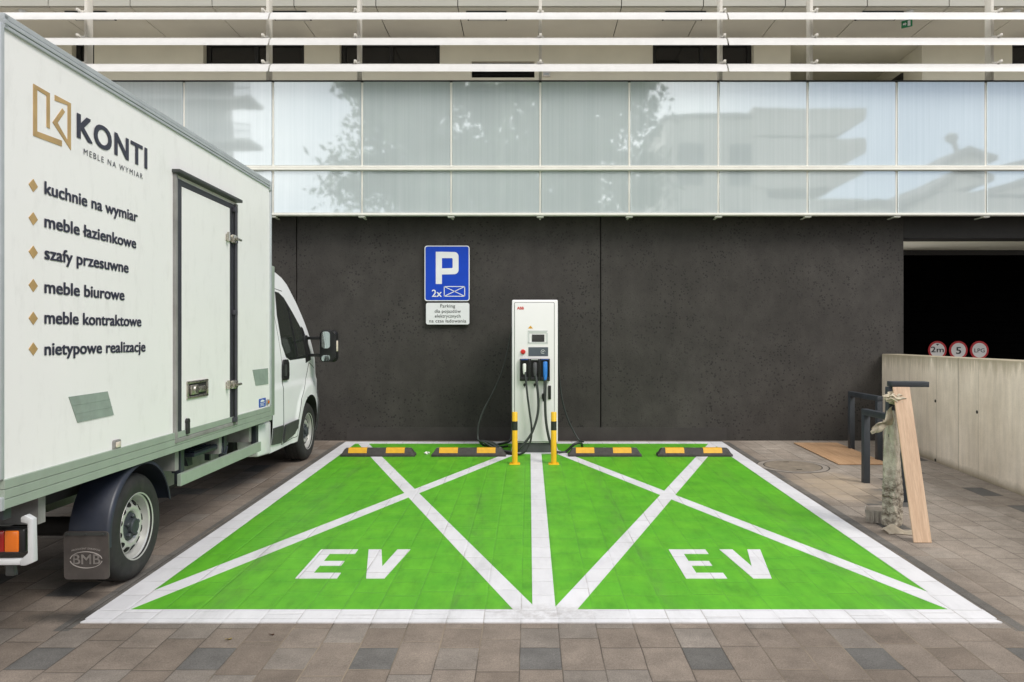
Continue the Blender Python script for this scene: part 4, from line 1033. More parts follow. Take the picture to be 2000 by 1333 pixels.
for a, b in ((.03, BW / 2 - .004), (BW / 2 + .004, BW - .03)):
    rd = tb(MB().box(-.018, .011, a, b, zb_ + .06, zt_ - .08, bev=.006), 'rear_door', 'white_body', smooth=0)
    q = MB(); yy = a + .12 if a > .5 else b - .12
    q.tube([(-.035, yy, zb_ + .04), (-.035, yy, zt_ - .09)], .014, 10); q.box(-.05, -.02, yy - .03, yy + .03, 1.1, 1.2, bev=.004)
    tb(q, 'locking_bar', 'chrome', rd)
tb(MB().box(-.02, .012, -.012, BW + .012, zb_ - .005, zb_ + .058, bev=.005), 'rear_sill', 'alu', smooth=0)

# lettering and logo
def pxpoly(pts, ox, oy, sc): return [side(ox + x * sc, oy + y * sc) for x, y in pts]
q = MB()
Aa = [(288, 682), (155, 632), (155, 390), (232, 435), (232, 600), (217, 592), (217, 446), (173, 418), (173, 612), (288, 655)]
Bb = [(255, 442), (330, 482), (330, 700), (245, 570), (290, 505), (302, 522), (268, 572), (315, 655), (315, 490), (255, 468)]
for poly in (Aa, Bb): q.prism(pxpoly(poly, 0, 0, .42), ft, -.003, .0008)
tb(q, 'logo', 'gold', smooth=0)
q = MB()
tx = lambda s, z: (lambda a, b, t: (S_(s) + a, -t, Z_(z) + b))
text_geo(q, 'KONTI', tx(.624, 2.506), w=S_(1.417 - .624), cap=.139 * KB, bold=.030, depth=.001, spacing=1.12)
text_geo(q, 'MEBLE NA WYMIAR', tx(.685, 2.424), w=S_(1.362 - .685), cap=.036 * KB, bold=0, depth=.001, spacing=1.35)
tb(q, 'brand_lettering', 'text', smooth=0, recalc=False)
for body, z, s1 in (('kuchnie na wymiar', 2.135, 1.294), ('meble \u0142azienkowe', 1.963, 1.274), ('szafy przesuwne', 1.798, 1.178), ('meble biurowe', 1.623, 1.128), ('meble kontraktowe', 1.464, 1.341), ('nietypowe realizacje', 1.30, 1.396)):
    q = MB(); text_geo(q, body, tx(.330, z), w=S_(s1 - .33), cap=.069 * KB, bold=.026, depth=.001)
    tb(q, 'lettering', 'text', smooth=0, recalc=False)
for z in (2.159, 1.991, 1.822, 1.654, 1.488, 1.333):
    c = (S_(.2377), Z_(z)); q = MB().prism([(c[0] - .035, c[1]), (c[0], c[1] - .032), (c[0] + .035, c[1]), (c[0], c[1] + .032)], ft, -.003, .0008)
    tb(q, 'bullet_mark', 'gold', smooth=0)
# tape patches, marker lamps, sticker
def taped(pts, nm='tape_patch'):
    q = MB(); poly = pxpoly(pts, 0, 500, .4877)
    q.prism(poly, ft, -.003, .0022)
    for t in (.34, .67):                     # overlaps of the single strips
        a0 = [poly[0][i] + (poly[3][i] - poly[0][i]) * t for i in (0, 1)]; b0 = [poly[1][i] + (poly[2][i] - poly[1][i]) * t for i in (0, 1)]
        q.prism([(a0[0], a0[1]), (b0[0], b0[1]), (b0[0], b0[1] + .004), (a0[0], a0[1] + .004)], ft, .0022, .0034)
    tb(q, nm, 'tape', smooth=0)
taped([(275, 565), (430, 543), (455, 637), (310, 668)]); taped([(1012, 457), (1073, 450), (1074, 513), (1024, 520)])
def marker(u0, u1, v0, v1, m):
    a = side(u0, v1); b = side(u1, v0); q = MB().prism(rrect(a[0], b[0], a[1], b[1], .012), ft, -.003, .012, bev=.003); o = tb(q, 'side_marker', 'chassis')
    q = MB().prism(rrect(a[0] + .012, b[0] - .012, a[1] + .012, b[1] - .012, .008), ft, .0121, .018, bev=.003); tb(q, 'lens', m, o)
marker(219.5, 233, 857.5, 880, 'clear_lens'); marker(520, 524, 780, 791, 'amber_lens')
a = side(506, 797); b = side(519, 777)
st = tb(MB().prism(rrect(a[0], b[0], a[1], b[1], .008), ft, -.003, .001), 'sticker', 'sticker', smooth=0)
q = MB(); sw_, sh_ = b[0] - a[0], b[1] - a[1]
q.prism([(a[0] + .2 * sw_, a[1] + .60 * sh_), (a[0] + .8 * sw_, a[1] + .60 * sh_), (a[0] + .8 * sw_, a[1] + .72 * sh_), (a[0] + .55 * sw_, a[1] + .85 * sh_), (a[0] + .3 * sw_, a[1] + .85 * sh_), (a[0] + .2 * sw_, a[1] + .72 * sh_)], ft, .001, .0018)
for k, (x0, x1) in enumerate(((.15, .85), (.2, .7), (.15, .8))): q.prism([(a[0] + x0 * sw_, a[1] + (.42 - .14 * k) * sh_), (a[0] + x1 * sw_, a[1] + (.42 - .14 * k) * sh_), (a[0] + x1 * sw_, a[1] + (.48 - .14 * k) * sh_), (a[0] + x0 * sw_, a[1] + (.48 - .14 * k) * sh_)], ft, .001, .0018)
tb(q, 'sticker_print', 'sticker_white', st, smooth=0)

# side door
a0, zt0 = side(338, 337); a1, _ = side(460, 392); zbt = side(338, 864)[1]; zbt2 = side(460, 832)[1]; dz0 = (zbt + zbt2) / 2; dz1 = zt0
pa, pb_ = side(352, 600)[0], side(447, 600)[0]
sdoor = tb(MB().box(pa + .004, pb_ - .002, -.010, .01, dz0 + .075, dz1 - .075, bev=.004), 'side_door', 'white_body', smooth=0)
q = MB()
q.box(a0 + .03, pa, -.012, .01, dz0 + .03, dz1 - .03, bev=.004); q.box(pb_ + .002, a1 - .035, -.010, .01, dz0 + .03, dz1 - .03, bev=.004)
q.box(pa + .0005, pb_ + .0015, -.010, .01, dz1 - .072, dz1 - .032, bev=.003); q.box(pa + .0005, pb_ + .0015, -.010, .01, dz0 + .03, dz0 + .0745, bev=.003)
tb(q, 'door_seal', 'seal', sdoor, smooth=0)
q = MB(); q.box(a0, a0 + .0295, -.022, .01, dz0, dz1 - .005, bev=.004); q.box(a1 - .0345, a1, -.022, .01, dz0, dz1 - .02, bev=.004)
q.box(a0 + .03, a1 - .035, -.018, .01, dz0, dz0 + .0295, bev=.004)
tb(q, 'door_frame', 'chassis', sdoor, smooth=0)
tb(MB().box(a0 - .015, a1 + .02, -.055, .01, dz1 - .004, dz1 + .022, bev=.006), 'drip_rail', 'moulding', sdoor)
q = MB(); rx = (pb_ + a1 - .03) / 2 + .005; q.tube([(rx, -.032, dz0 + .03), (rx, -.032, dz1 - .05)], .013, 10)
for z in (dz0 + .05, 1.6, dz1 - .08): q.box(rx - .03, rx + .03, -.040, -.009, z - .02, z + .02, bev=.004)
tb(q, 'locking_rod', 'seal', sdoor)
for v in (466, 752):
    s0, z0 = side(446, v); q = MB(); q.box(s0 - .09, s0 + .02, -.024, -.010, z0 - .028, z0 + .028, bev=.010); q.box(s0 + .012, s0 + .11, -.045, -.010, z0 - .036, z0 + .036, bev=.012)
    q.tube([(s0 - .08, -.034, z0 - .03), (s0 - .08, -.034, z0 + .04)], .014, 10); q.tube([(s0 + .03, -.06, z0), (s0 + .12, -.06, z0)], .012, 10)
    tb(q, 'hinge', 'chrome', sdoor)
la = side(361, 781); lb_ = side(402, 740)
q = MB(); x0, x1, z0, z1 = la[0], lb_[0], la[1], lb_[1]
for b0 in ((x0, x1, z0, z0 + .02), (x0, x1, z1 - .02, z1), (x0, x0 + .025, z0 + .0201, z1 - .0201), (x1 - .025, x1, z0 + .0201, z1 - .0201)): q.box(b0[0], b0[1], -.022, -.0095, b0[2], b0[3], bev=.004)
lt = tb(q, 'door_latch', 'chrome', sdoor)
tb(MB().box(x0 + .025, x1 - .025, -.0125, -.0095, z0 + .02, z1 - .02), 'latch_recess', 'under', lt, smooth=0)
q = MB(); q.box(x0 + .04, x0 + .17, -.034, -.0126, z0 + .03, z1 - .03, bev=.008); q.lathe([(.030, -.0345), (.026, -.045), (.0001, -.046)], lambda a, b, h: (x0 + .10 + a, h, (z0 + z1) / 2 + b), 20)
q.box(x0 + .18, x1 - .05, -.026, -.0126, (z0 + z1) / 2 - .025, (z0 + z1) / 2 + .02, bev=.006)
tb(q, 'latch_handle', 'chrome', lt)
s0, z0 = side(361, 848); z1 = side(361, 818)[1]
q = MB(); q.box(s0 - .02, s0 + .025, -.03, -.009, z0, z1 - .03, bev=.006); q.lathe([(.022, -.010), (.022, -.03), (.0001, -.032)], lambda a, b, h: (s0 + a, h, z1 - .02 + b), 16)
tb(q, 'door_catch', 'rubber', sdoor)

# chassis
q = MB(); 
for y in (.62, 1.40): q.box(.05, 4.4, y, y + .08, .27, .43, bev=.008)
for s in (.1, .75, 2.0, 2.9, 3.6): q.box(s, s + .08, .62, 1.47, .30, .40)
for s in (.35, 1.9, 2.7, 3.4): q.box(s, s + .06, .05, BW - .05, .44, zb_ + .003)
tb(q, 'chassis_frame', 'chassis', smooth=0)
tb(MB().box(.02, LB, .30, BW - .3, .435, .50), 'underbody', 'under', smooth=0)
q = MB(); q.tube([(1.34, .2, .19), (1.34, 1.9, .19)], .06, 14); q.tube([(1.34, .75, .19), (1.34, 1.35, .19)], .15, 18)
tb(q, 'axle', 'under'); tb(MB().tube([(5.40, .2, .29), (5.40, 1.9, .29)], .05, 12), 'axle', 'under')
tb(MB().box(2.0, 3.3, .45, .61, .14, .44, bev=.03), 'fuel_tank', 'under')
tb(MB().box(2.0, 3.55, .33, .35, .23, .46), 'side_sheet', 'chassis', smooth=0)
g0, g1 = side(351, 940, .03)[0], side(508, 880, .03)[0]
q = MB(); q.box(g0, g1, .02, .05, Z_(.300), Z_(.390), bev=.004)
rail_o = tb(q, 'side_guard', 'skirt', smooth=0)
q = MB()
for u in (357, 441, 503):
    s = side(u, 900, .05)[0]; q.box(s - .03, s + .03, .051, .10, Z_(.300), zb_ + .02, bev=.004)
tb(q, 'guard_post', 'steel', rail_o, smooth=0)
s0, s1 = side(364, 880, .12)[0], side(432, 870, .12)[0]
q = MB(); q.box(s0, s1, .06, .33, .485, .515, bev=.004)
for k in range(6): q.box(s0 + .02, s1 - .02, .07 + k * .042, .085 + k * .042, .515, .522)
q.box(s0 + .02, s0 + .05, .20, .24, .36, .485); q.box(s1 - .05, s1 - .02, .20, .24, .36, .485)
q.prism([(s0 + .25, .485), (s0 + .34, .36), (s0 + .42, .36), (s0 + .40, .485)], lambda a, b, t: (a, t, b), .25, .28)
q.tube(spline([(s1 - .16, .05, .49), (s1 - .17, .045, .44), (s1 - .10, .045, .43), (s1 - .05, .05, .48)], 5), .006, 8)
tb(q, 'folding_step', 'guard', smooth=30)
# wheels
def wheel(s, z, yo, right=True, rr=.335, wd=.215):
    sg = 1 if right else -1
    f = lambda a, b, h: (s + a, yo + sg * h, z + b)
    k = rr / .34
    wq = MB().lathe([(.0001, .12), (.175, .12), (.175, .16), (.0001, .16)], f, 40)
    wo = tb(wq, 'wheel', 'under')
    prof = [(.205, .012), (.222, .000), (.262, -.004), (.300, .001), (.322, .016), (.334, .030), (.340, .045)]
    for h in (.062, .064, .072, .074, .104, .106, .114, .116, .146, .148, .156, .158): prof.append((.340 if round(h * 1000) % 10 in (2, 4 - 0) and 0 else (.334 if h in (.064, .072, .106, .114, .148, .156) else .340), h))
    prof += [(.340, .172), (.334, .187), (.322, .20), (.300, .213), (.205, .205)]
    tq = MB().lathe([(r * k, h) for r, h in prof], f, 80, close=True)
    tb(tq, 'tyre', 'tyre', wo, smooth=30)
    rq = MB().lathe([(r * k, h) for r, h in ((.206, .006), (.214, .002), (.217, .008), (.210, .016), (.196, .026), (.190, .075), (.182, .088), (.172, .070), (.150, .050), (.122, .036), (.104, .040), (.090, .058), (.084, .068), (.0001, .068))], f, 64)
    tb(rq, 'rim', 'rim', wo, smooth=40)
    hq = MB()
    for i in range(12):
        a0 = 2 * math.pi * (i + .35) / 12; c0, s_0 = math.cos(a0), math.sin(a0)
        def hf(a, b, h, c0=c0, s_0=s_0):
            r_ = .149 * k + b * .80; t_ = a * 1.05
            return f(r_ * c0 - t_ * s_0, r_ * s_0 + t_ * c0, .0475 + (b + .149 - .149) * .62 - h)
        hq.lathe([(.021, -.006), (.021, .0016), (.0001, .0016)], hf, 18)
    tb(hq, 'vent_hole', 'hole', wo, smooth=0)
    cq = MB().lathe([(.088, .062), (.086, .050), (.070, .044), (.052, .040), (.050, .020), (.042, .012), (.0001, .010)], f, 40)
    for i in range(5):
        a0 = 2 * math.pi * (i + .2) / 5
        cq.lathe([(.017, .046), (.016, .028), (.010, .022), (.0001, .021)], lambda a, b, h: f(.064 * math.cos(a0) + a, .064 * math.sin(a0) + b, h), 6)
    tb(cq, 'hub_cap', 'hub', wo, smooth=30)
SR, SF = 1.34, 5.40; zr = gz(TD0 + SR - D0) + .335; zf_ = gz(TD0 + SF - D0) + .335
wheel(SR, zr, .035); wheel(SR, zr, BW - .035, False); wheel(SF, zf_, .055); wheel(SF, zf_, BW - .055, False)
# rear mudguards with flaps
for y0, y1, front in ((.0, .27, True), (BW - .27, BW, False)):
    q = MB(); n = 26; ra = .415
    def arc(rad, a): return (SR + rad * math.cos(a), zr + .01 + rad * math.sin(a))
    pts = [R(12 + (186 - 12) * k / n) for k in range(n + 1)]
    sec = [(y0 + .235, .0), (y0 + .02, .0), (y0 + .004, -.012), (y0, -.03)] if front else [(y1 - .235, .0), (y1 - .02, .0), (y1 - .004, -.012), (y1, -.03)]
    vs = []
    for a in pts:
        for yy, dr in sec:
            s, z = arc(ra + dr, a); vs.append((s, yy, z))
    m_ = len(sec); q.add(vs, [(i * m_ + j, i * m_ + j + 1, (i + 1) * m_ + j + 1, (i + 1) * m_ + j) for i in range(n) for j in range(m_ - 1)])
    bmesh.ops.recalc_face_normals(q.b, faces=q.b.faces[:]); bmesh.ops.solidify(q.b, geom=q.b.faces[:], thickness=.006)
    mg = tb(q, 'mudguard', 'guard', smooth=50)
    fs = SR - ra - .012
    q = MB(); ya, yb = (y0 - .01, y0 + .25) if front else (y1 - .25, y1 + .01)
    q.prism(rrect(ya, yb, zr - .345 + .14, zr + .075, .022), lambda a, b, t: (fs - t + .05 * max(0, (zr + .075 - b)) * .5, a, b), 0, .008)
    fl = tb(q, 'mud_flap', 'flap', mg, smooth=0)
    if front:
        q = MB(); cy_, cz0 = (ya + yb) / 2, zr - .115; fb = lambda y, z, t=.0105: (fs - t + .05 * max(0, (zr + .075 - z)) * .5, y, z)
        # seen from behind the truck's left hand is on the left
        text_geo(q, 'BMB', lambda a, b, t: fb(cy_ - .003 - a, cz0 + b), w=.156, cap=.060, bold=.012, align='CENTER')
        text_geo(q, 'PRODUCENT ZABUDOW', lambda a, b, t: fb(cy_ - a, cz0 + .087 + b - 1.9 * a * a), w=.165, cap=.010, bold=.0, align='CENTER')
        for (b0, b1, sg) in ((8, 172, 1), (188, 300, 1), (300, 352, 1)):
            n2 = 26; ring = []
            for k in range(n2 + 1):
                a = R(b0 + (b1 - b0) * k / n2); rx_, rz_ = .095, .050; tk = .003 + .0035 * abs(math.cos(a - .6))
                ring.append((fb(cy_ - rx_ * math.cos(a), cz0 + .025 + rz_ * math.sin(a)), fb(cy_ - (rx_ - tk) * math.cos(a), cz0 + .025 + (rz_ - tk) * math.sin(a))))
            q.add([p for pr_ in ring for p in pr_], [(2 * k, 2 * k + 2, 2 * k + 3, 2 * k + 1) for k in range(n2)])
        tb(q, 'lettering', 'flap_text', fl, smooth=0, recalc=False)
        q = MB(); q.box(fs - .011, fs - .0075, ya + .01, yb - .01, zr + .052, zr + .070)
        for yy in (ya + .03, cy_, yb - .03): q.lathe([(.006, -.011), (.005, -.016), (.0001, -.0165)], lambda a, b, h: (fs + h, yy + a, zr + .061 + b), 10)
        tb(q, 'clamp_strip', 'moulding', fl, smooth=0)
# rear bumper frame with lamp clusters
tb(MB().box(.04, .10, .02, BW - .02, zb_ - .06, zb_ - .008, bev=.004), 'rear_crossbeam', 'steel', smooth=0)
bs = .20
for y0, sg in ((.0, 1), (BW, -1)):
    q = MB(); yy = lambda a: y0 + sg * a
    prof = [(-.04, .30), (-.035, .51), (.0, .53), (.020, .52), (.020, .495), (-.012, .488), (-.014, .345), (.022, .312), (.022, .285), (-.002, .285)]
    q.prism([(yy(a), z) for a, z in prof], lambda a, b, t: (t, a, b), bs - .035, bs + .005, bev=.004)
    q.box(bs - .03, bs, yy(.0221), yy(.40), .285, .316, bev=.008)
    br = tb(q, 'lamp_bracket', 'charger_edge')
    q = MB(); q.box(bs - .03, bs + .04, yy(.004), yy(.31), .345, .462, bev=.012, seg=3); lc = tb(q, 'tail_lamp', 'socket')
    for a, b, m, nm in ((.028, .094, 'amber_lens', 'amber_lens'), (.097, .295, 'red_lens', 'red_lens')):
        tb(MB().box(bs - .042, bs - .028, yy(a), yy(b), .352, .455, bev=.006, seg=3), nm, m, lc)
    q = MB(); q.tube(spline([(bs + .02, yy(.12), .283), (bs + .03, yy(.09), .25), (bs + .02, yy(.08), .225)], 6), .010, 8); q.box(bs - .0, bs + .03, yy(.075), yy(.12), .222, .284, bev=.010)
    tb(q, 'tow_bracket', 'moulding', br)
tb(MB().box(bs - .03, bs, .4005, BW - .4005, .285, .316, bev=.008), 'underrun_bar', 'white_cab', smooth=0)

# ------------------------------------------------------------------- cab
YC = 1.06
prof = [(4.06, 2.08), (4.4, 2.11), (4.75, 2.10), (4.95, 2.055), (5.09, 1.99), (5.2, 1.895), (5.32, 1.782), (5.47, 1.605), (5.62, 1.405), (5.72, 1.25), (5.80, 1.13), (5.90, .95), (6.02, .815), (6.09, .70), (6.12, .50), (6.10, .24)]
def cw_(s, z):
    w_ = 1.0
    if z > 1.12: w_ -= .165 * ((z - 1.12) / .9) ** 1.25
    if s > 5.45: w_ -= .105 * ((s - 5.45) / .67) ** 2
    if z < .55: w_ -= .04 * ((.55 - z) / .33) ** 2
    t = max(0, min(1, (.93 - z) / .07)); w_ += .014 * t * t * (3 - 2 * t)
    dd = math.hypot(s - SF, z - zf_)
    if z > zf_ - .1 and dd < .62: w_ += .018 * max(0, min(1, (.60 - dd) / .06))
    return w_
def zedge(s):
    for (a, b), (c, d) in zip(prof[:-3], prof[1:-2]):
        if a <= s <= c: return b + (d - b) * (s - a) / (c - a)
    return .60
sides = MB(); AR = .425
for sg in (-1, 1):
    ns, nz_ = 84, 74; vs = {}
    for i in range(ns + 1):
        s = 4.06 + (6.10 - 4.06) * i / ns; zt = zedge(s)
        for j in range(nz_ + 1):
            z = .235 + (zt - .235) * j / nz_; s2, z2 = s, z
            dd = math.hypot(s - SF, z - zf_)
            if abs(dd - AR) < .016 and dd > 1e-6: s2 = SF + (s - SF) * AR / dd; z2 = zf_ + (z - zf_) * AR / dd
            vs[i, j] = (sides.b.verts.new((s2, YC + sg * cw_(s2, z2), z2)), math.hypot(s2 - SF, z2 - zf_))
    for i in range(ns):
        for j in range(nz_):
            c = [vs[i, j], vs[i + 1, j], vs[i + 1, j + 1], vs[i, j + 1]]
            if min(x[1] for x in c) < AR - .002: continue
            sides.b.faces.new([x[0] for x in c])
nt_ = 26
rows = []
for i, (s, z) in enumerate(prof):
    bw = .20 * max(0, min(1, (s - 4.8) / 1.0)); cr_ = .055 if s < 5.0 else (.055 * max(0, (5.9 - s) / .9) + .02)
    if i >= 13: cr_ = 0
    rows.append([sides.b.verts.new((s + bw * (1 - t * t), YC + t * cw_(s, z), z + cr_ * (1 - t ** 4))) for t in [-1 + 2 * k / nt_ for k in range(nt_ + 1)]])
for i in range(len(prof) - 1):
    for k in range(nt_): sides.b.faces.new((rows[i][k], rows[i][k + 1], rows[i + 1][k + 1], rows[i + 1][k]))
sides.add([(4.06, YC - .98, .24), (4.06, YC + .98, .24), (4.06, YC + .83, 2.08), (4.06, YC - .83, 2.08)], [(0, 1, 2, 3)])
bmesh.ops.remove_doubles(sides.b, verts=sides.b.verts[:], dist=.004)
cabo = tb(sides, 'cab_body', 'white_cab', smooth=38)
def patch(poly, off, th=.006, sg=-1, n=5):
    q = MB(); t = bmesh.new(); f = t.faces.new([t.verts.new((a, b, 0)) for a, b in poly])
    bmesh.ops.triangulate(t, faces=t.faces[:])
    for _ in range(n - 2): bmesh.ops.subdivide_edges(t, edges=t.edges[:], cuts=1, use_grid_fill=True)
    for v in t.verts: s, z = v.co.x, v.co.y; v.co = Vector((s, YC + sg * (cw_(s, z) + off), z))
    bmesh.ops.recalc_face_normals(t, faces=t.faces[:])
    q.merge(t); t.free(); bmesh.ops.solidify(q.b, geom=q.b.faces[:], thickness=th); return q
win = [(4.60, 1.865), (4.72, 1.86), (4.86, 1.815), (5.05, 1.68), (5.315, 1.47), (5.36, 1.175), (4.70, 1.165), (4.57, 1.20), (4.485, 1.33), (4.50, 1.62)]
cm = (sum(p[0] for p in win) / len(win), sum(p[1] for p in win) / len(win))
for sg in (-1, 1):
    wo = tb(patch([(cm[0] + (a - cm[0]) * 1.045, cm[1] + (b - cm[1]) * 1.05) for a, b in win], .002, sg=sg), 'window_seal', 'socket')
    tb(patch(win, .0045, sg=sg), 'side_window', 'tint', wo)
    tb(patch([(4.93, 1.17), (4.985, 1.17), (4.935, 1.75), (4.895, 1.78)], .007, sg=sg), 'window_divider', 'socket', wo)
    tb(patch([(5.29, 1.10), (5.50, 1.13), (5.52, 1.22), (5.36, 1.50), (5.30, 1.52)], .006, sg=sg), 'mirror_base', 'socket')
    # door seams
    q = MB(); sm = lambda pts: q.merge((lambda z_: z_.b)(patch(pts, .0012, .003, sg, 6)))
    for seg in (((5.42, 1.10), (5.30, .93)), ((5.30, .93), (5.02, .70)), ((5.02, .70), (4.905, .50)), ((4.905, .50), (4.93, .30)), ((4.93, .30), (4.42, .275)), ((4.42, .275), (4.40, 1.0)), ((4.40, 1.0), (4.40, 1.60)), ((4.40, 1.6), (4.48, 1.92)), ((4.48, 1.92), (4.85, 1.90)), ((5.42, 1.10), (5.72, 1.02))):
        sm(line(seg[0], seg[1], .007))
    tb(q, 'door_seam', 'socket')
    hd = MB(); hz = [(4.40, .945), (4.58, .945), (4.60, 1.0), (4.59, 1.12), (4.56, 1.16), (4.42, 1.16), (4.385, 1.10), (4.385, .99)]
    do = tb(patch(hz, .008, .014, sg), 'door_handle', 'socket')
    tb(patch([(4.42, .99), (4.47, .99), (4.47, 1.11), (4.42, 1.11)], .022, .012, sg), 'grip', 'moulding', do)
    tb(patch([(4.04 + .03, .486), (4.395, .482), (4.395, .296), (4.07, .318)], .012, .016, sg), 'side_moulding', 'moulding')
    tb(patch([(4.425, .482), (4.87, .492), (4.845, .40), (4.79, .345), (4.425, .296)], .012, .016, sg), 'side_moulding', 'moulding')
    bp = [(5.84, .30), (5.815, .45), (5.80, .56), (5.86, .70), (6.0, .74), (6.10, .68), (6.12, .5), (6.10, .25), (5.86, .24)]
    tb(patch(bp, .006, .010, sg), 'bumper_corner', 'moulding')
    # mirror on two arms
    y_ = lambda a: YC + sg * a
    q = MB()
    for z in (1.385, 1.185): q.box(5.40, 5.455, y_(.93), y_(1.165), z - .018, z + .018, bev=.006)
    q.box(5.34, 5.47, y_(.90), y_(.985), 1.14, 1.42, bev=.02)
    ma = tb(q, 'mirror_arm', 'socket')
    q = MB(); q.prism([(a, b) for a, b in rrect(1.135, 1.335, 1.105, 1.478, .055, 6)], lambda a, b, t: (t, y_(a), b), 5.37, 5.50, bev=.022)
    mo = tb(q, 'mirror_housing', 'socket', ma)
    tb(MB().prism(rrect(1.165, 1.262, 1.265, 1.462, .035, 5), lambda a, b, t: (t, y_(a), b), 5.3655, 5.3695), 'mirror_glass', 'mirror', mo, smooth=0)
    tb(MB().prism(rrect(1.165, 1.262, 1.118, 1.185, .02, 5), lambda a, b, t: (t, y_(a), b), 5.3655, 5.3695), 'wide_mirror', 'mirror', mo, smooth=0)
    tb(MB().box(5.385, 5.45, y_(1.30), y_(1.343), 1.225, 1.36, bev=.015), 'indicator_lens', 'clear_lens', mo)
# windscreen, grille, headlights (facing the wall)
q = MB()
def wsf(u, v):
    t = -.86 + 1.72 * u; i0 = 4 + v * 4.6; i = int(i0); fr = i0 - i
    s = prof[i][0] + (prof[i + 1][0] - prof[i][0]) * fr; z = prof[i][1] + (prof[i + 1][1] - prof[i][1]) * fr
    bw = .20 * max(0, min(1, (s - 4.8) / 1.0)); cr_ = .055 * max(0, (5.9 - s) / .9) + .02
    return (s + bw * (1 - t * t) + .008, YC + t * cw_(s, z), z + cr_ * (1 - t ** 4) + .008)
q.grid(wsf, 16, 12); tb(q, 'windscreen', 'tint', smooth=60)
tb(MB().box(6.20, 6.345, YC - .45, YC + .45, .40, .62, bev=.02), 'grille', 'moulding')
for sg in (-1, 1): tb(MB().box(5.98, 6.17, YC + sg * .62, YC + sg * .84, .66, .84, bev=.04, seg=3), 'headlight', 'clear_lens')
# wheel housings and skirt behind the doors
for sg in (-1, 1):
    q = MB(); n = 24
    vs = []
    for k in range(n + 1):
        a = R(-15 + 210 * k / n)
        for yy in (1.012, .62): vs.append((SF + (AR + .004) * math.cos(a), YC + sg * (yy if yy < 1 else cw_(SF + AR * math.cos(a), zf_ + AR * math.sin(a)) - .002), zf_ + (AR + .004) * math.sin(a)))
    q.add(vs, [(2 * k, 2 * k + 1, 2 * k + 3, 2 * k + 2) for k in range(n)])
    q.add([(SF - .45, YC + sg * .62, .15), (SF + .45, YC + sg * .62, .15), (SF + .45, YC + sg * .62, .78), (SF - .45, YC + sg * .62, .78)], [(0, 1, 2, 3)])
    tb(q, 'wheel_housing', 'under')
    q = MB(); y0, y1 = YC + sg * .99, YC + sg * .80
    q.prism([(3.72, .255), (4.09, .235), (4.09, .56), (3.66, .56), (3.66, .36)], lambda a, b, t: (a, t, b), min(y0, y1), max(y0, y1), bev=.02)
    tb(q, 'cab_step', 'white_cab')
    tb(MB().box(3.60, 3.80, YC + sg * .60, YC + sg * .80, .22, .50, bev=.03), 'air_filter', 'under')
tb(MB().box(LB + .01, 4.055, .022, BW - .02, .62, 2.10, bev=.012), 'cab_bulkhead', 'skirt')
# =================================================================== WHAT STANDS BEHIND THE PHOTOGRAPHER (mirrored in the glass)
def tree(x, y, ht, rad, zc, rz, seed, lb, n=15000):
    r_ = random.Random(seed); rt = empty('tree', (x, y, gz(-25)))
    q = MB(); q.tube(spline([(0, 0, -.1), (.1, .05, ht * .2), (-.1, .1, ht * .45), (.05, 0, ht * .8)], 6), [.38 * (1 - .045 * k) for k in range(19)], 10)
    for k in range(16):
        a = k * 2.4; z0 = ht * (.22 + .035 * k); e = Vector((math.cos(a), math.sin(a), 0)) * rad * r_.uniform(.5, .85)
        q.tube(spline([(0, 0, z0), tuple(e * .5 + Vector((0, 0, z0 + ht * .08))), tuple(e + Vector((0, 0, z0 + ht * .20)))], 5), [.12 - .009 * i for i in range(11)], 6)
    q.build('trunk', M['bark'], rt)
    clumps = []
    while len(clumps) < 150:
        p = Vector((r_.uniform(-1, 1), r_.uniform(-1, 1), r_.uniform(-1, 1)))
        if p.length < 1 and p.length > .35: clumps.append((Vector((p.x * rad, p.y * rad, zc + p.z * rz)), r_.uniform(.5, 1.15) * rad * .21))
    vs, fs = [], []
    for k in range(n):
        c, cr_ = r_.choice(clumps); d = Vector((r_.gauss(0, 1), r_.gauss(0, 1), r_.gauss(0, .7))) * cr_ * .55
        p = c + d; s = r_.uniform(.10, .24); a = Vector((r_.gauss(0, 1), r_.gauss(0, 1), r_.gauss(0, 1))).normalized(); b = a.orthogonal().normalized()
        i = len(vs); vs += [p - a * s, p + b * s * .5, p + a * s, p - b * s * .5]; fs.append((i, i + 1, i + 2, i + 3))
    me = bpy.data.meshes.new('crown'); me.from_pydata([tuple(v) for v in vs], [], fs); me.materials.append(M['foliage'])
    o = bpy.data.objects.new('crown', me); COL.objects.link(o); o.parent = rt
    tag(rt, lb, 'tree', 'trees mirrored in the glass band')
tree(-1.6, -23.5, 15.5, 7.0, 10.4, 6.0, 3, 'broad leafy tree mirrored in the middle of the glass band', 33000)
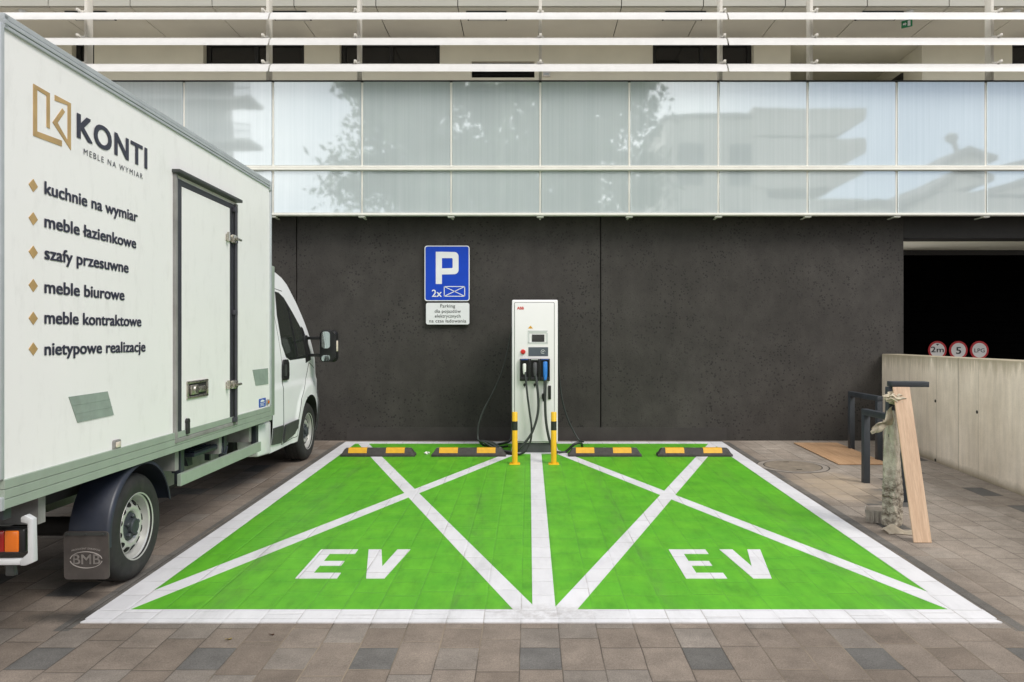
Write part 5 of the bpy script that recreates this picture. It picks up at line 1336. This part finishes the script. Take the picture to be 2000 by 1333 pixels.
# apartment tower with stacked balconies (left), block with cantilevered balconies (right), low houses
def block(name, x0, x1, y0, y1, h, lb, floors, bal=None, win=True, roof=True):
    rt = empty(name, ((x0 + x1) / 2, y1, gz(-25))); ox = (x0 + x1) / 2
    MB().box(x0 - ox, x1 - ox, y0 - y1, 0, -.5, h).build('wall', M['far_wall'], rt, smooth=0)
    if roof: MB().box(x0 - ox - .15, x1 - ox + .15, y0 - y1 - .15, .15, h, h + .25).build('roof', M['far_roof'], rt, smooth=0)
    if win:
        for f in range(floors):
            z = 1.0 + f * (h - 1) / floors; n = max(2, int((x1 - x0) / 3.2))
            for k in range(n):
                xa = x0 - ox + (k + .25) * (x1 - x0) / n; wv = .5 * (x1 - x0) / n
                wo = MB().box(xa, xa + wv, -.01, .04, z, z + 1.5).build('window', M['rail_grey'], rt, smooth=0)
                MB().box(xa + .06, xa + wv - .06, .03, .05, z + .06, z + 1.44).build('pane', M['far_dark'], wo, smooth=0)
    tag(rt, lb, 'building'); return rt, ox
VD = lambda y: 10.05 + abs(y - YG)                        # distance of the mirror image
yl = -42.0; kd = VD(yl) / F_PX
xr = (505 - CU) * kd; xl = (428 - CU) * kd
rt, ox = block('apartment_tower', -48, xl, -44.5, yl, 26, 'tall pale apartment tower mirrored in the left glass panes', 8, win=False)
for k in range(8):
    z = HC + (CV - 285) * kd - 2.85 * 4 + k * 2.85 - gz(-25)
    bo = MB().box(-48 - ox + 20, xr - ox, -1.0, 1.5, z - .12, z + .12)
    bo = bo.build('balcony', M['far_wall'], rt, smooth=0)
    q = MB()
    for t in range(14): q.tube([(xr - ox - .05 - t * .22, 1.45, z + .12), (xr - ox - .05 - t * .22, 1.45, z + 1.1)], .028, 6)
    for zz in (z + .62, z + 1.1): q.tube([(xr - ox - .03, 1.45, zz), (xr - ox - 4, 1.45, zz)], .035, 6)
    q.build('railing', M['rail_grey'], bo)
yr = -40.0; kd = VD(yr) / F_PX; g25 = gz(-25)
rt, ox = block('apartment_block', (1300 - CU) * kd, (1500 - CU) * kd, yr - 12, yr, HC + (CV - 232) * kd - g25, 'pale apartment block with cantilevered balconies mirrored right of the tree', 5)
for v0, v1 in ((213, 236), (272, 300), (352, 378)):
    z1, z0 = HC + (CV - v0) * kd - g25, HC + (CV - v1) * kd - g25
    q = MB(); q.prism([((1470 - CU) * kd - ox, z1), ((1688 - CU) * kd - ox, z1), ((1688 - CU) * kd - ox, z0), ((1630 - CU) * kd - ox, z0 - 1.0), ((1470 - CU) * kd - ox, z0 - 1.0)], lambda a, b, t: (a, t, b), -8, .2)
    q.build('balcony', M['far_wall'], rt, smooth=0)
yh = -34.0; kd = VD(yh) / F_PX
def house(u0, ua, u1, v0, va, v1, lb, cowl=False, dy=0.0):
    X = lambda u: (u - CU) * kd; Zz = lambda v: HC + (CV - v) * kd - g25
    xo = X(ua); rt = empty('house', (xo, yh + dy, g25))
    MB().box(X(u0) - xo + .4, X(u1) - xo - .4, -9, -.1, -.5, Zz(max(v0, v1))).build('wall', M['far_wall'], rt, smooth=0)
    ro = MB().prism([(X(u0) - xo, Zz(v0)), (0, Zz(va)), (X(u1) - xo, Zz(v1)), (X(u1) - xo, Zz(v1) - .3), (0, Zz(va) - .35), (X(u0) - xo, Zz(v0) - .3)], lambda a, b, t: (a, t, b), -9.5, .2).build('roof', M['far_roof'], rt, smooth=0)
    MB().prism([(X(u0) - xo + .3, Zz(v0) - .31), (X(u1) - xo - .3, Zz(v1) - .31), (0, Zz(va) - .36)], lambda a, b, t: (a, t, b), -9, -.1).build('gable', M['far_wall'], rt, smooth=0)
    if cowl:
        q = MB(); q.tube([(X(1885) - xo, -.5, Zz(305)), (X(1872) - xo, -.5, Zz(272))], .16, 10); q.lathe([(.0001, -.36), (.3, -.25), (.42, 0), (.3, .25), (.0001, .36)], lambda a, b, h: (X(1869) - xo + a, -.5 + b * .5, Zz(266) + h), 16)
        q.build('chimney_cowl', M['rail_grey'], rt)
    n = 5
    for k in range(n):
        xa = X(u0) - xo + (k + .3) * (X(u1) - X(u0)) / n; w_ = .4 * (X(u1) - X(u0)) / n
        f = MB().box(xa, xa + w_, -.12, -.05, 1.2, 2.7).build('window', M['rail_grey'], rt, smooth=0); MB().box(xa + .06, xa + w_ - .06, -.06, -.04, 1.26, 2.64).build('pane', M['far_dark'], f, smooth=0)
    tag(rt, lb, 'house')
house(1812, 1888, 1945, 335, 286, 305, 'gabled house with round chimney cowl mirrored in the right glass panes', True)
house(1925, 2060, 2200, 328, 292, 330, 'gabled house mirrored at the right end of the glass band', dy=-1.5)
house(1560, 1760, 1815, 372, 331, 345, 'low gabled house mirrored under the cantilevered balconies', dy=-3.0)
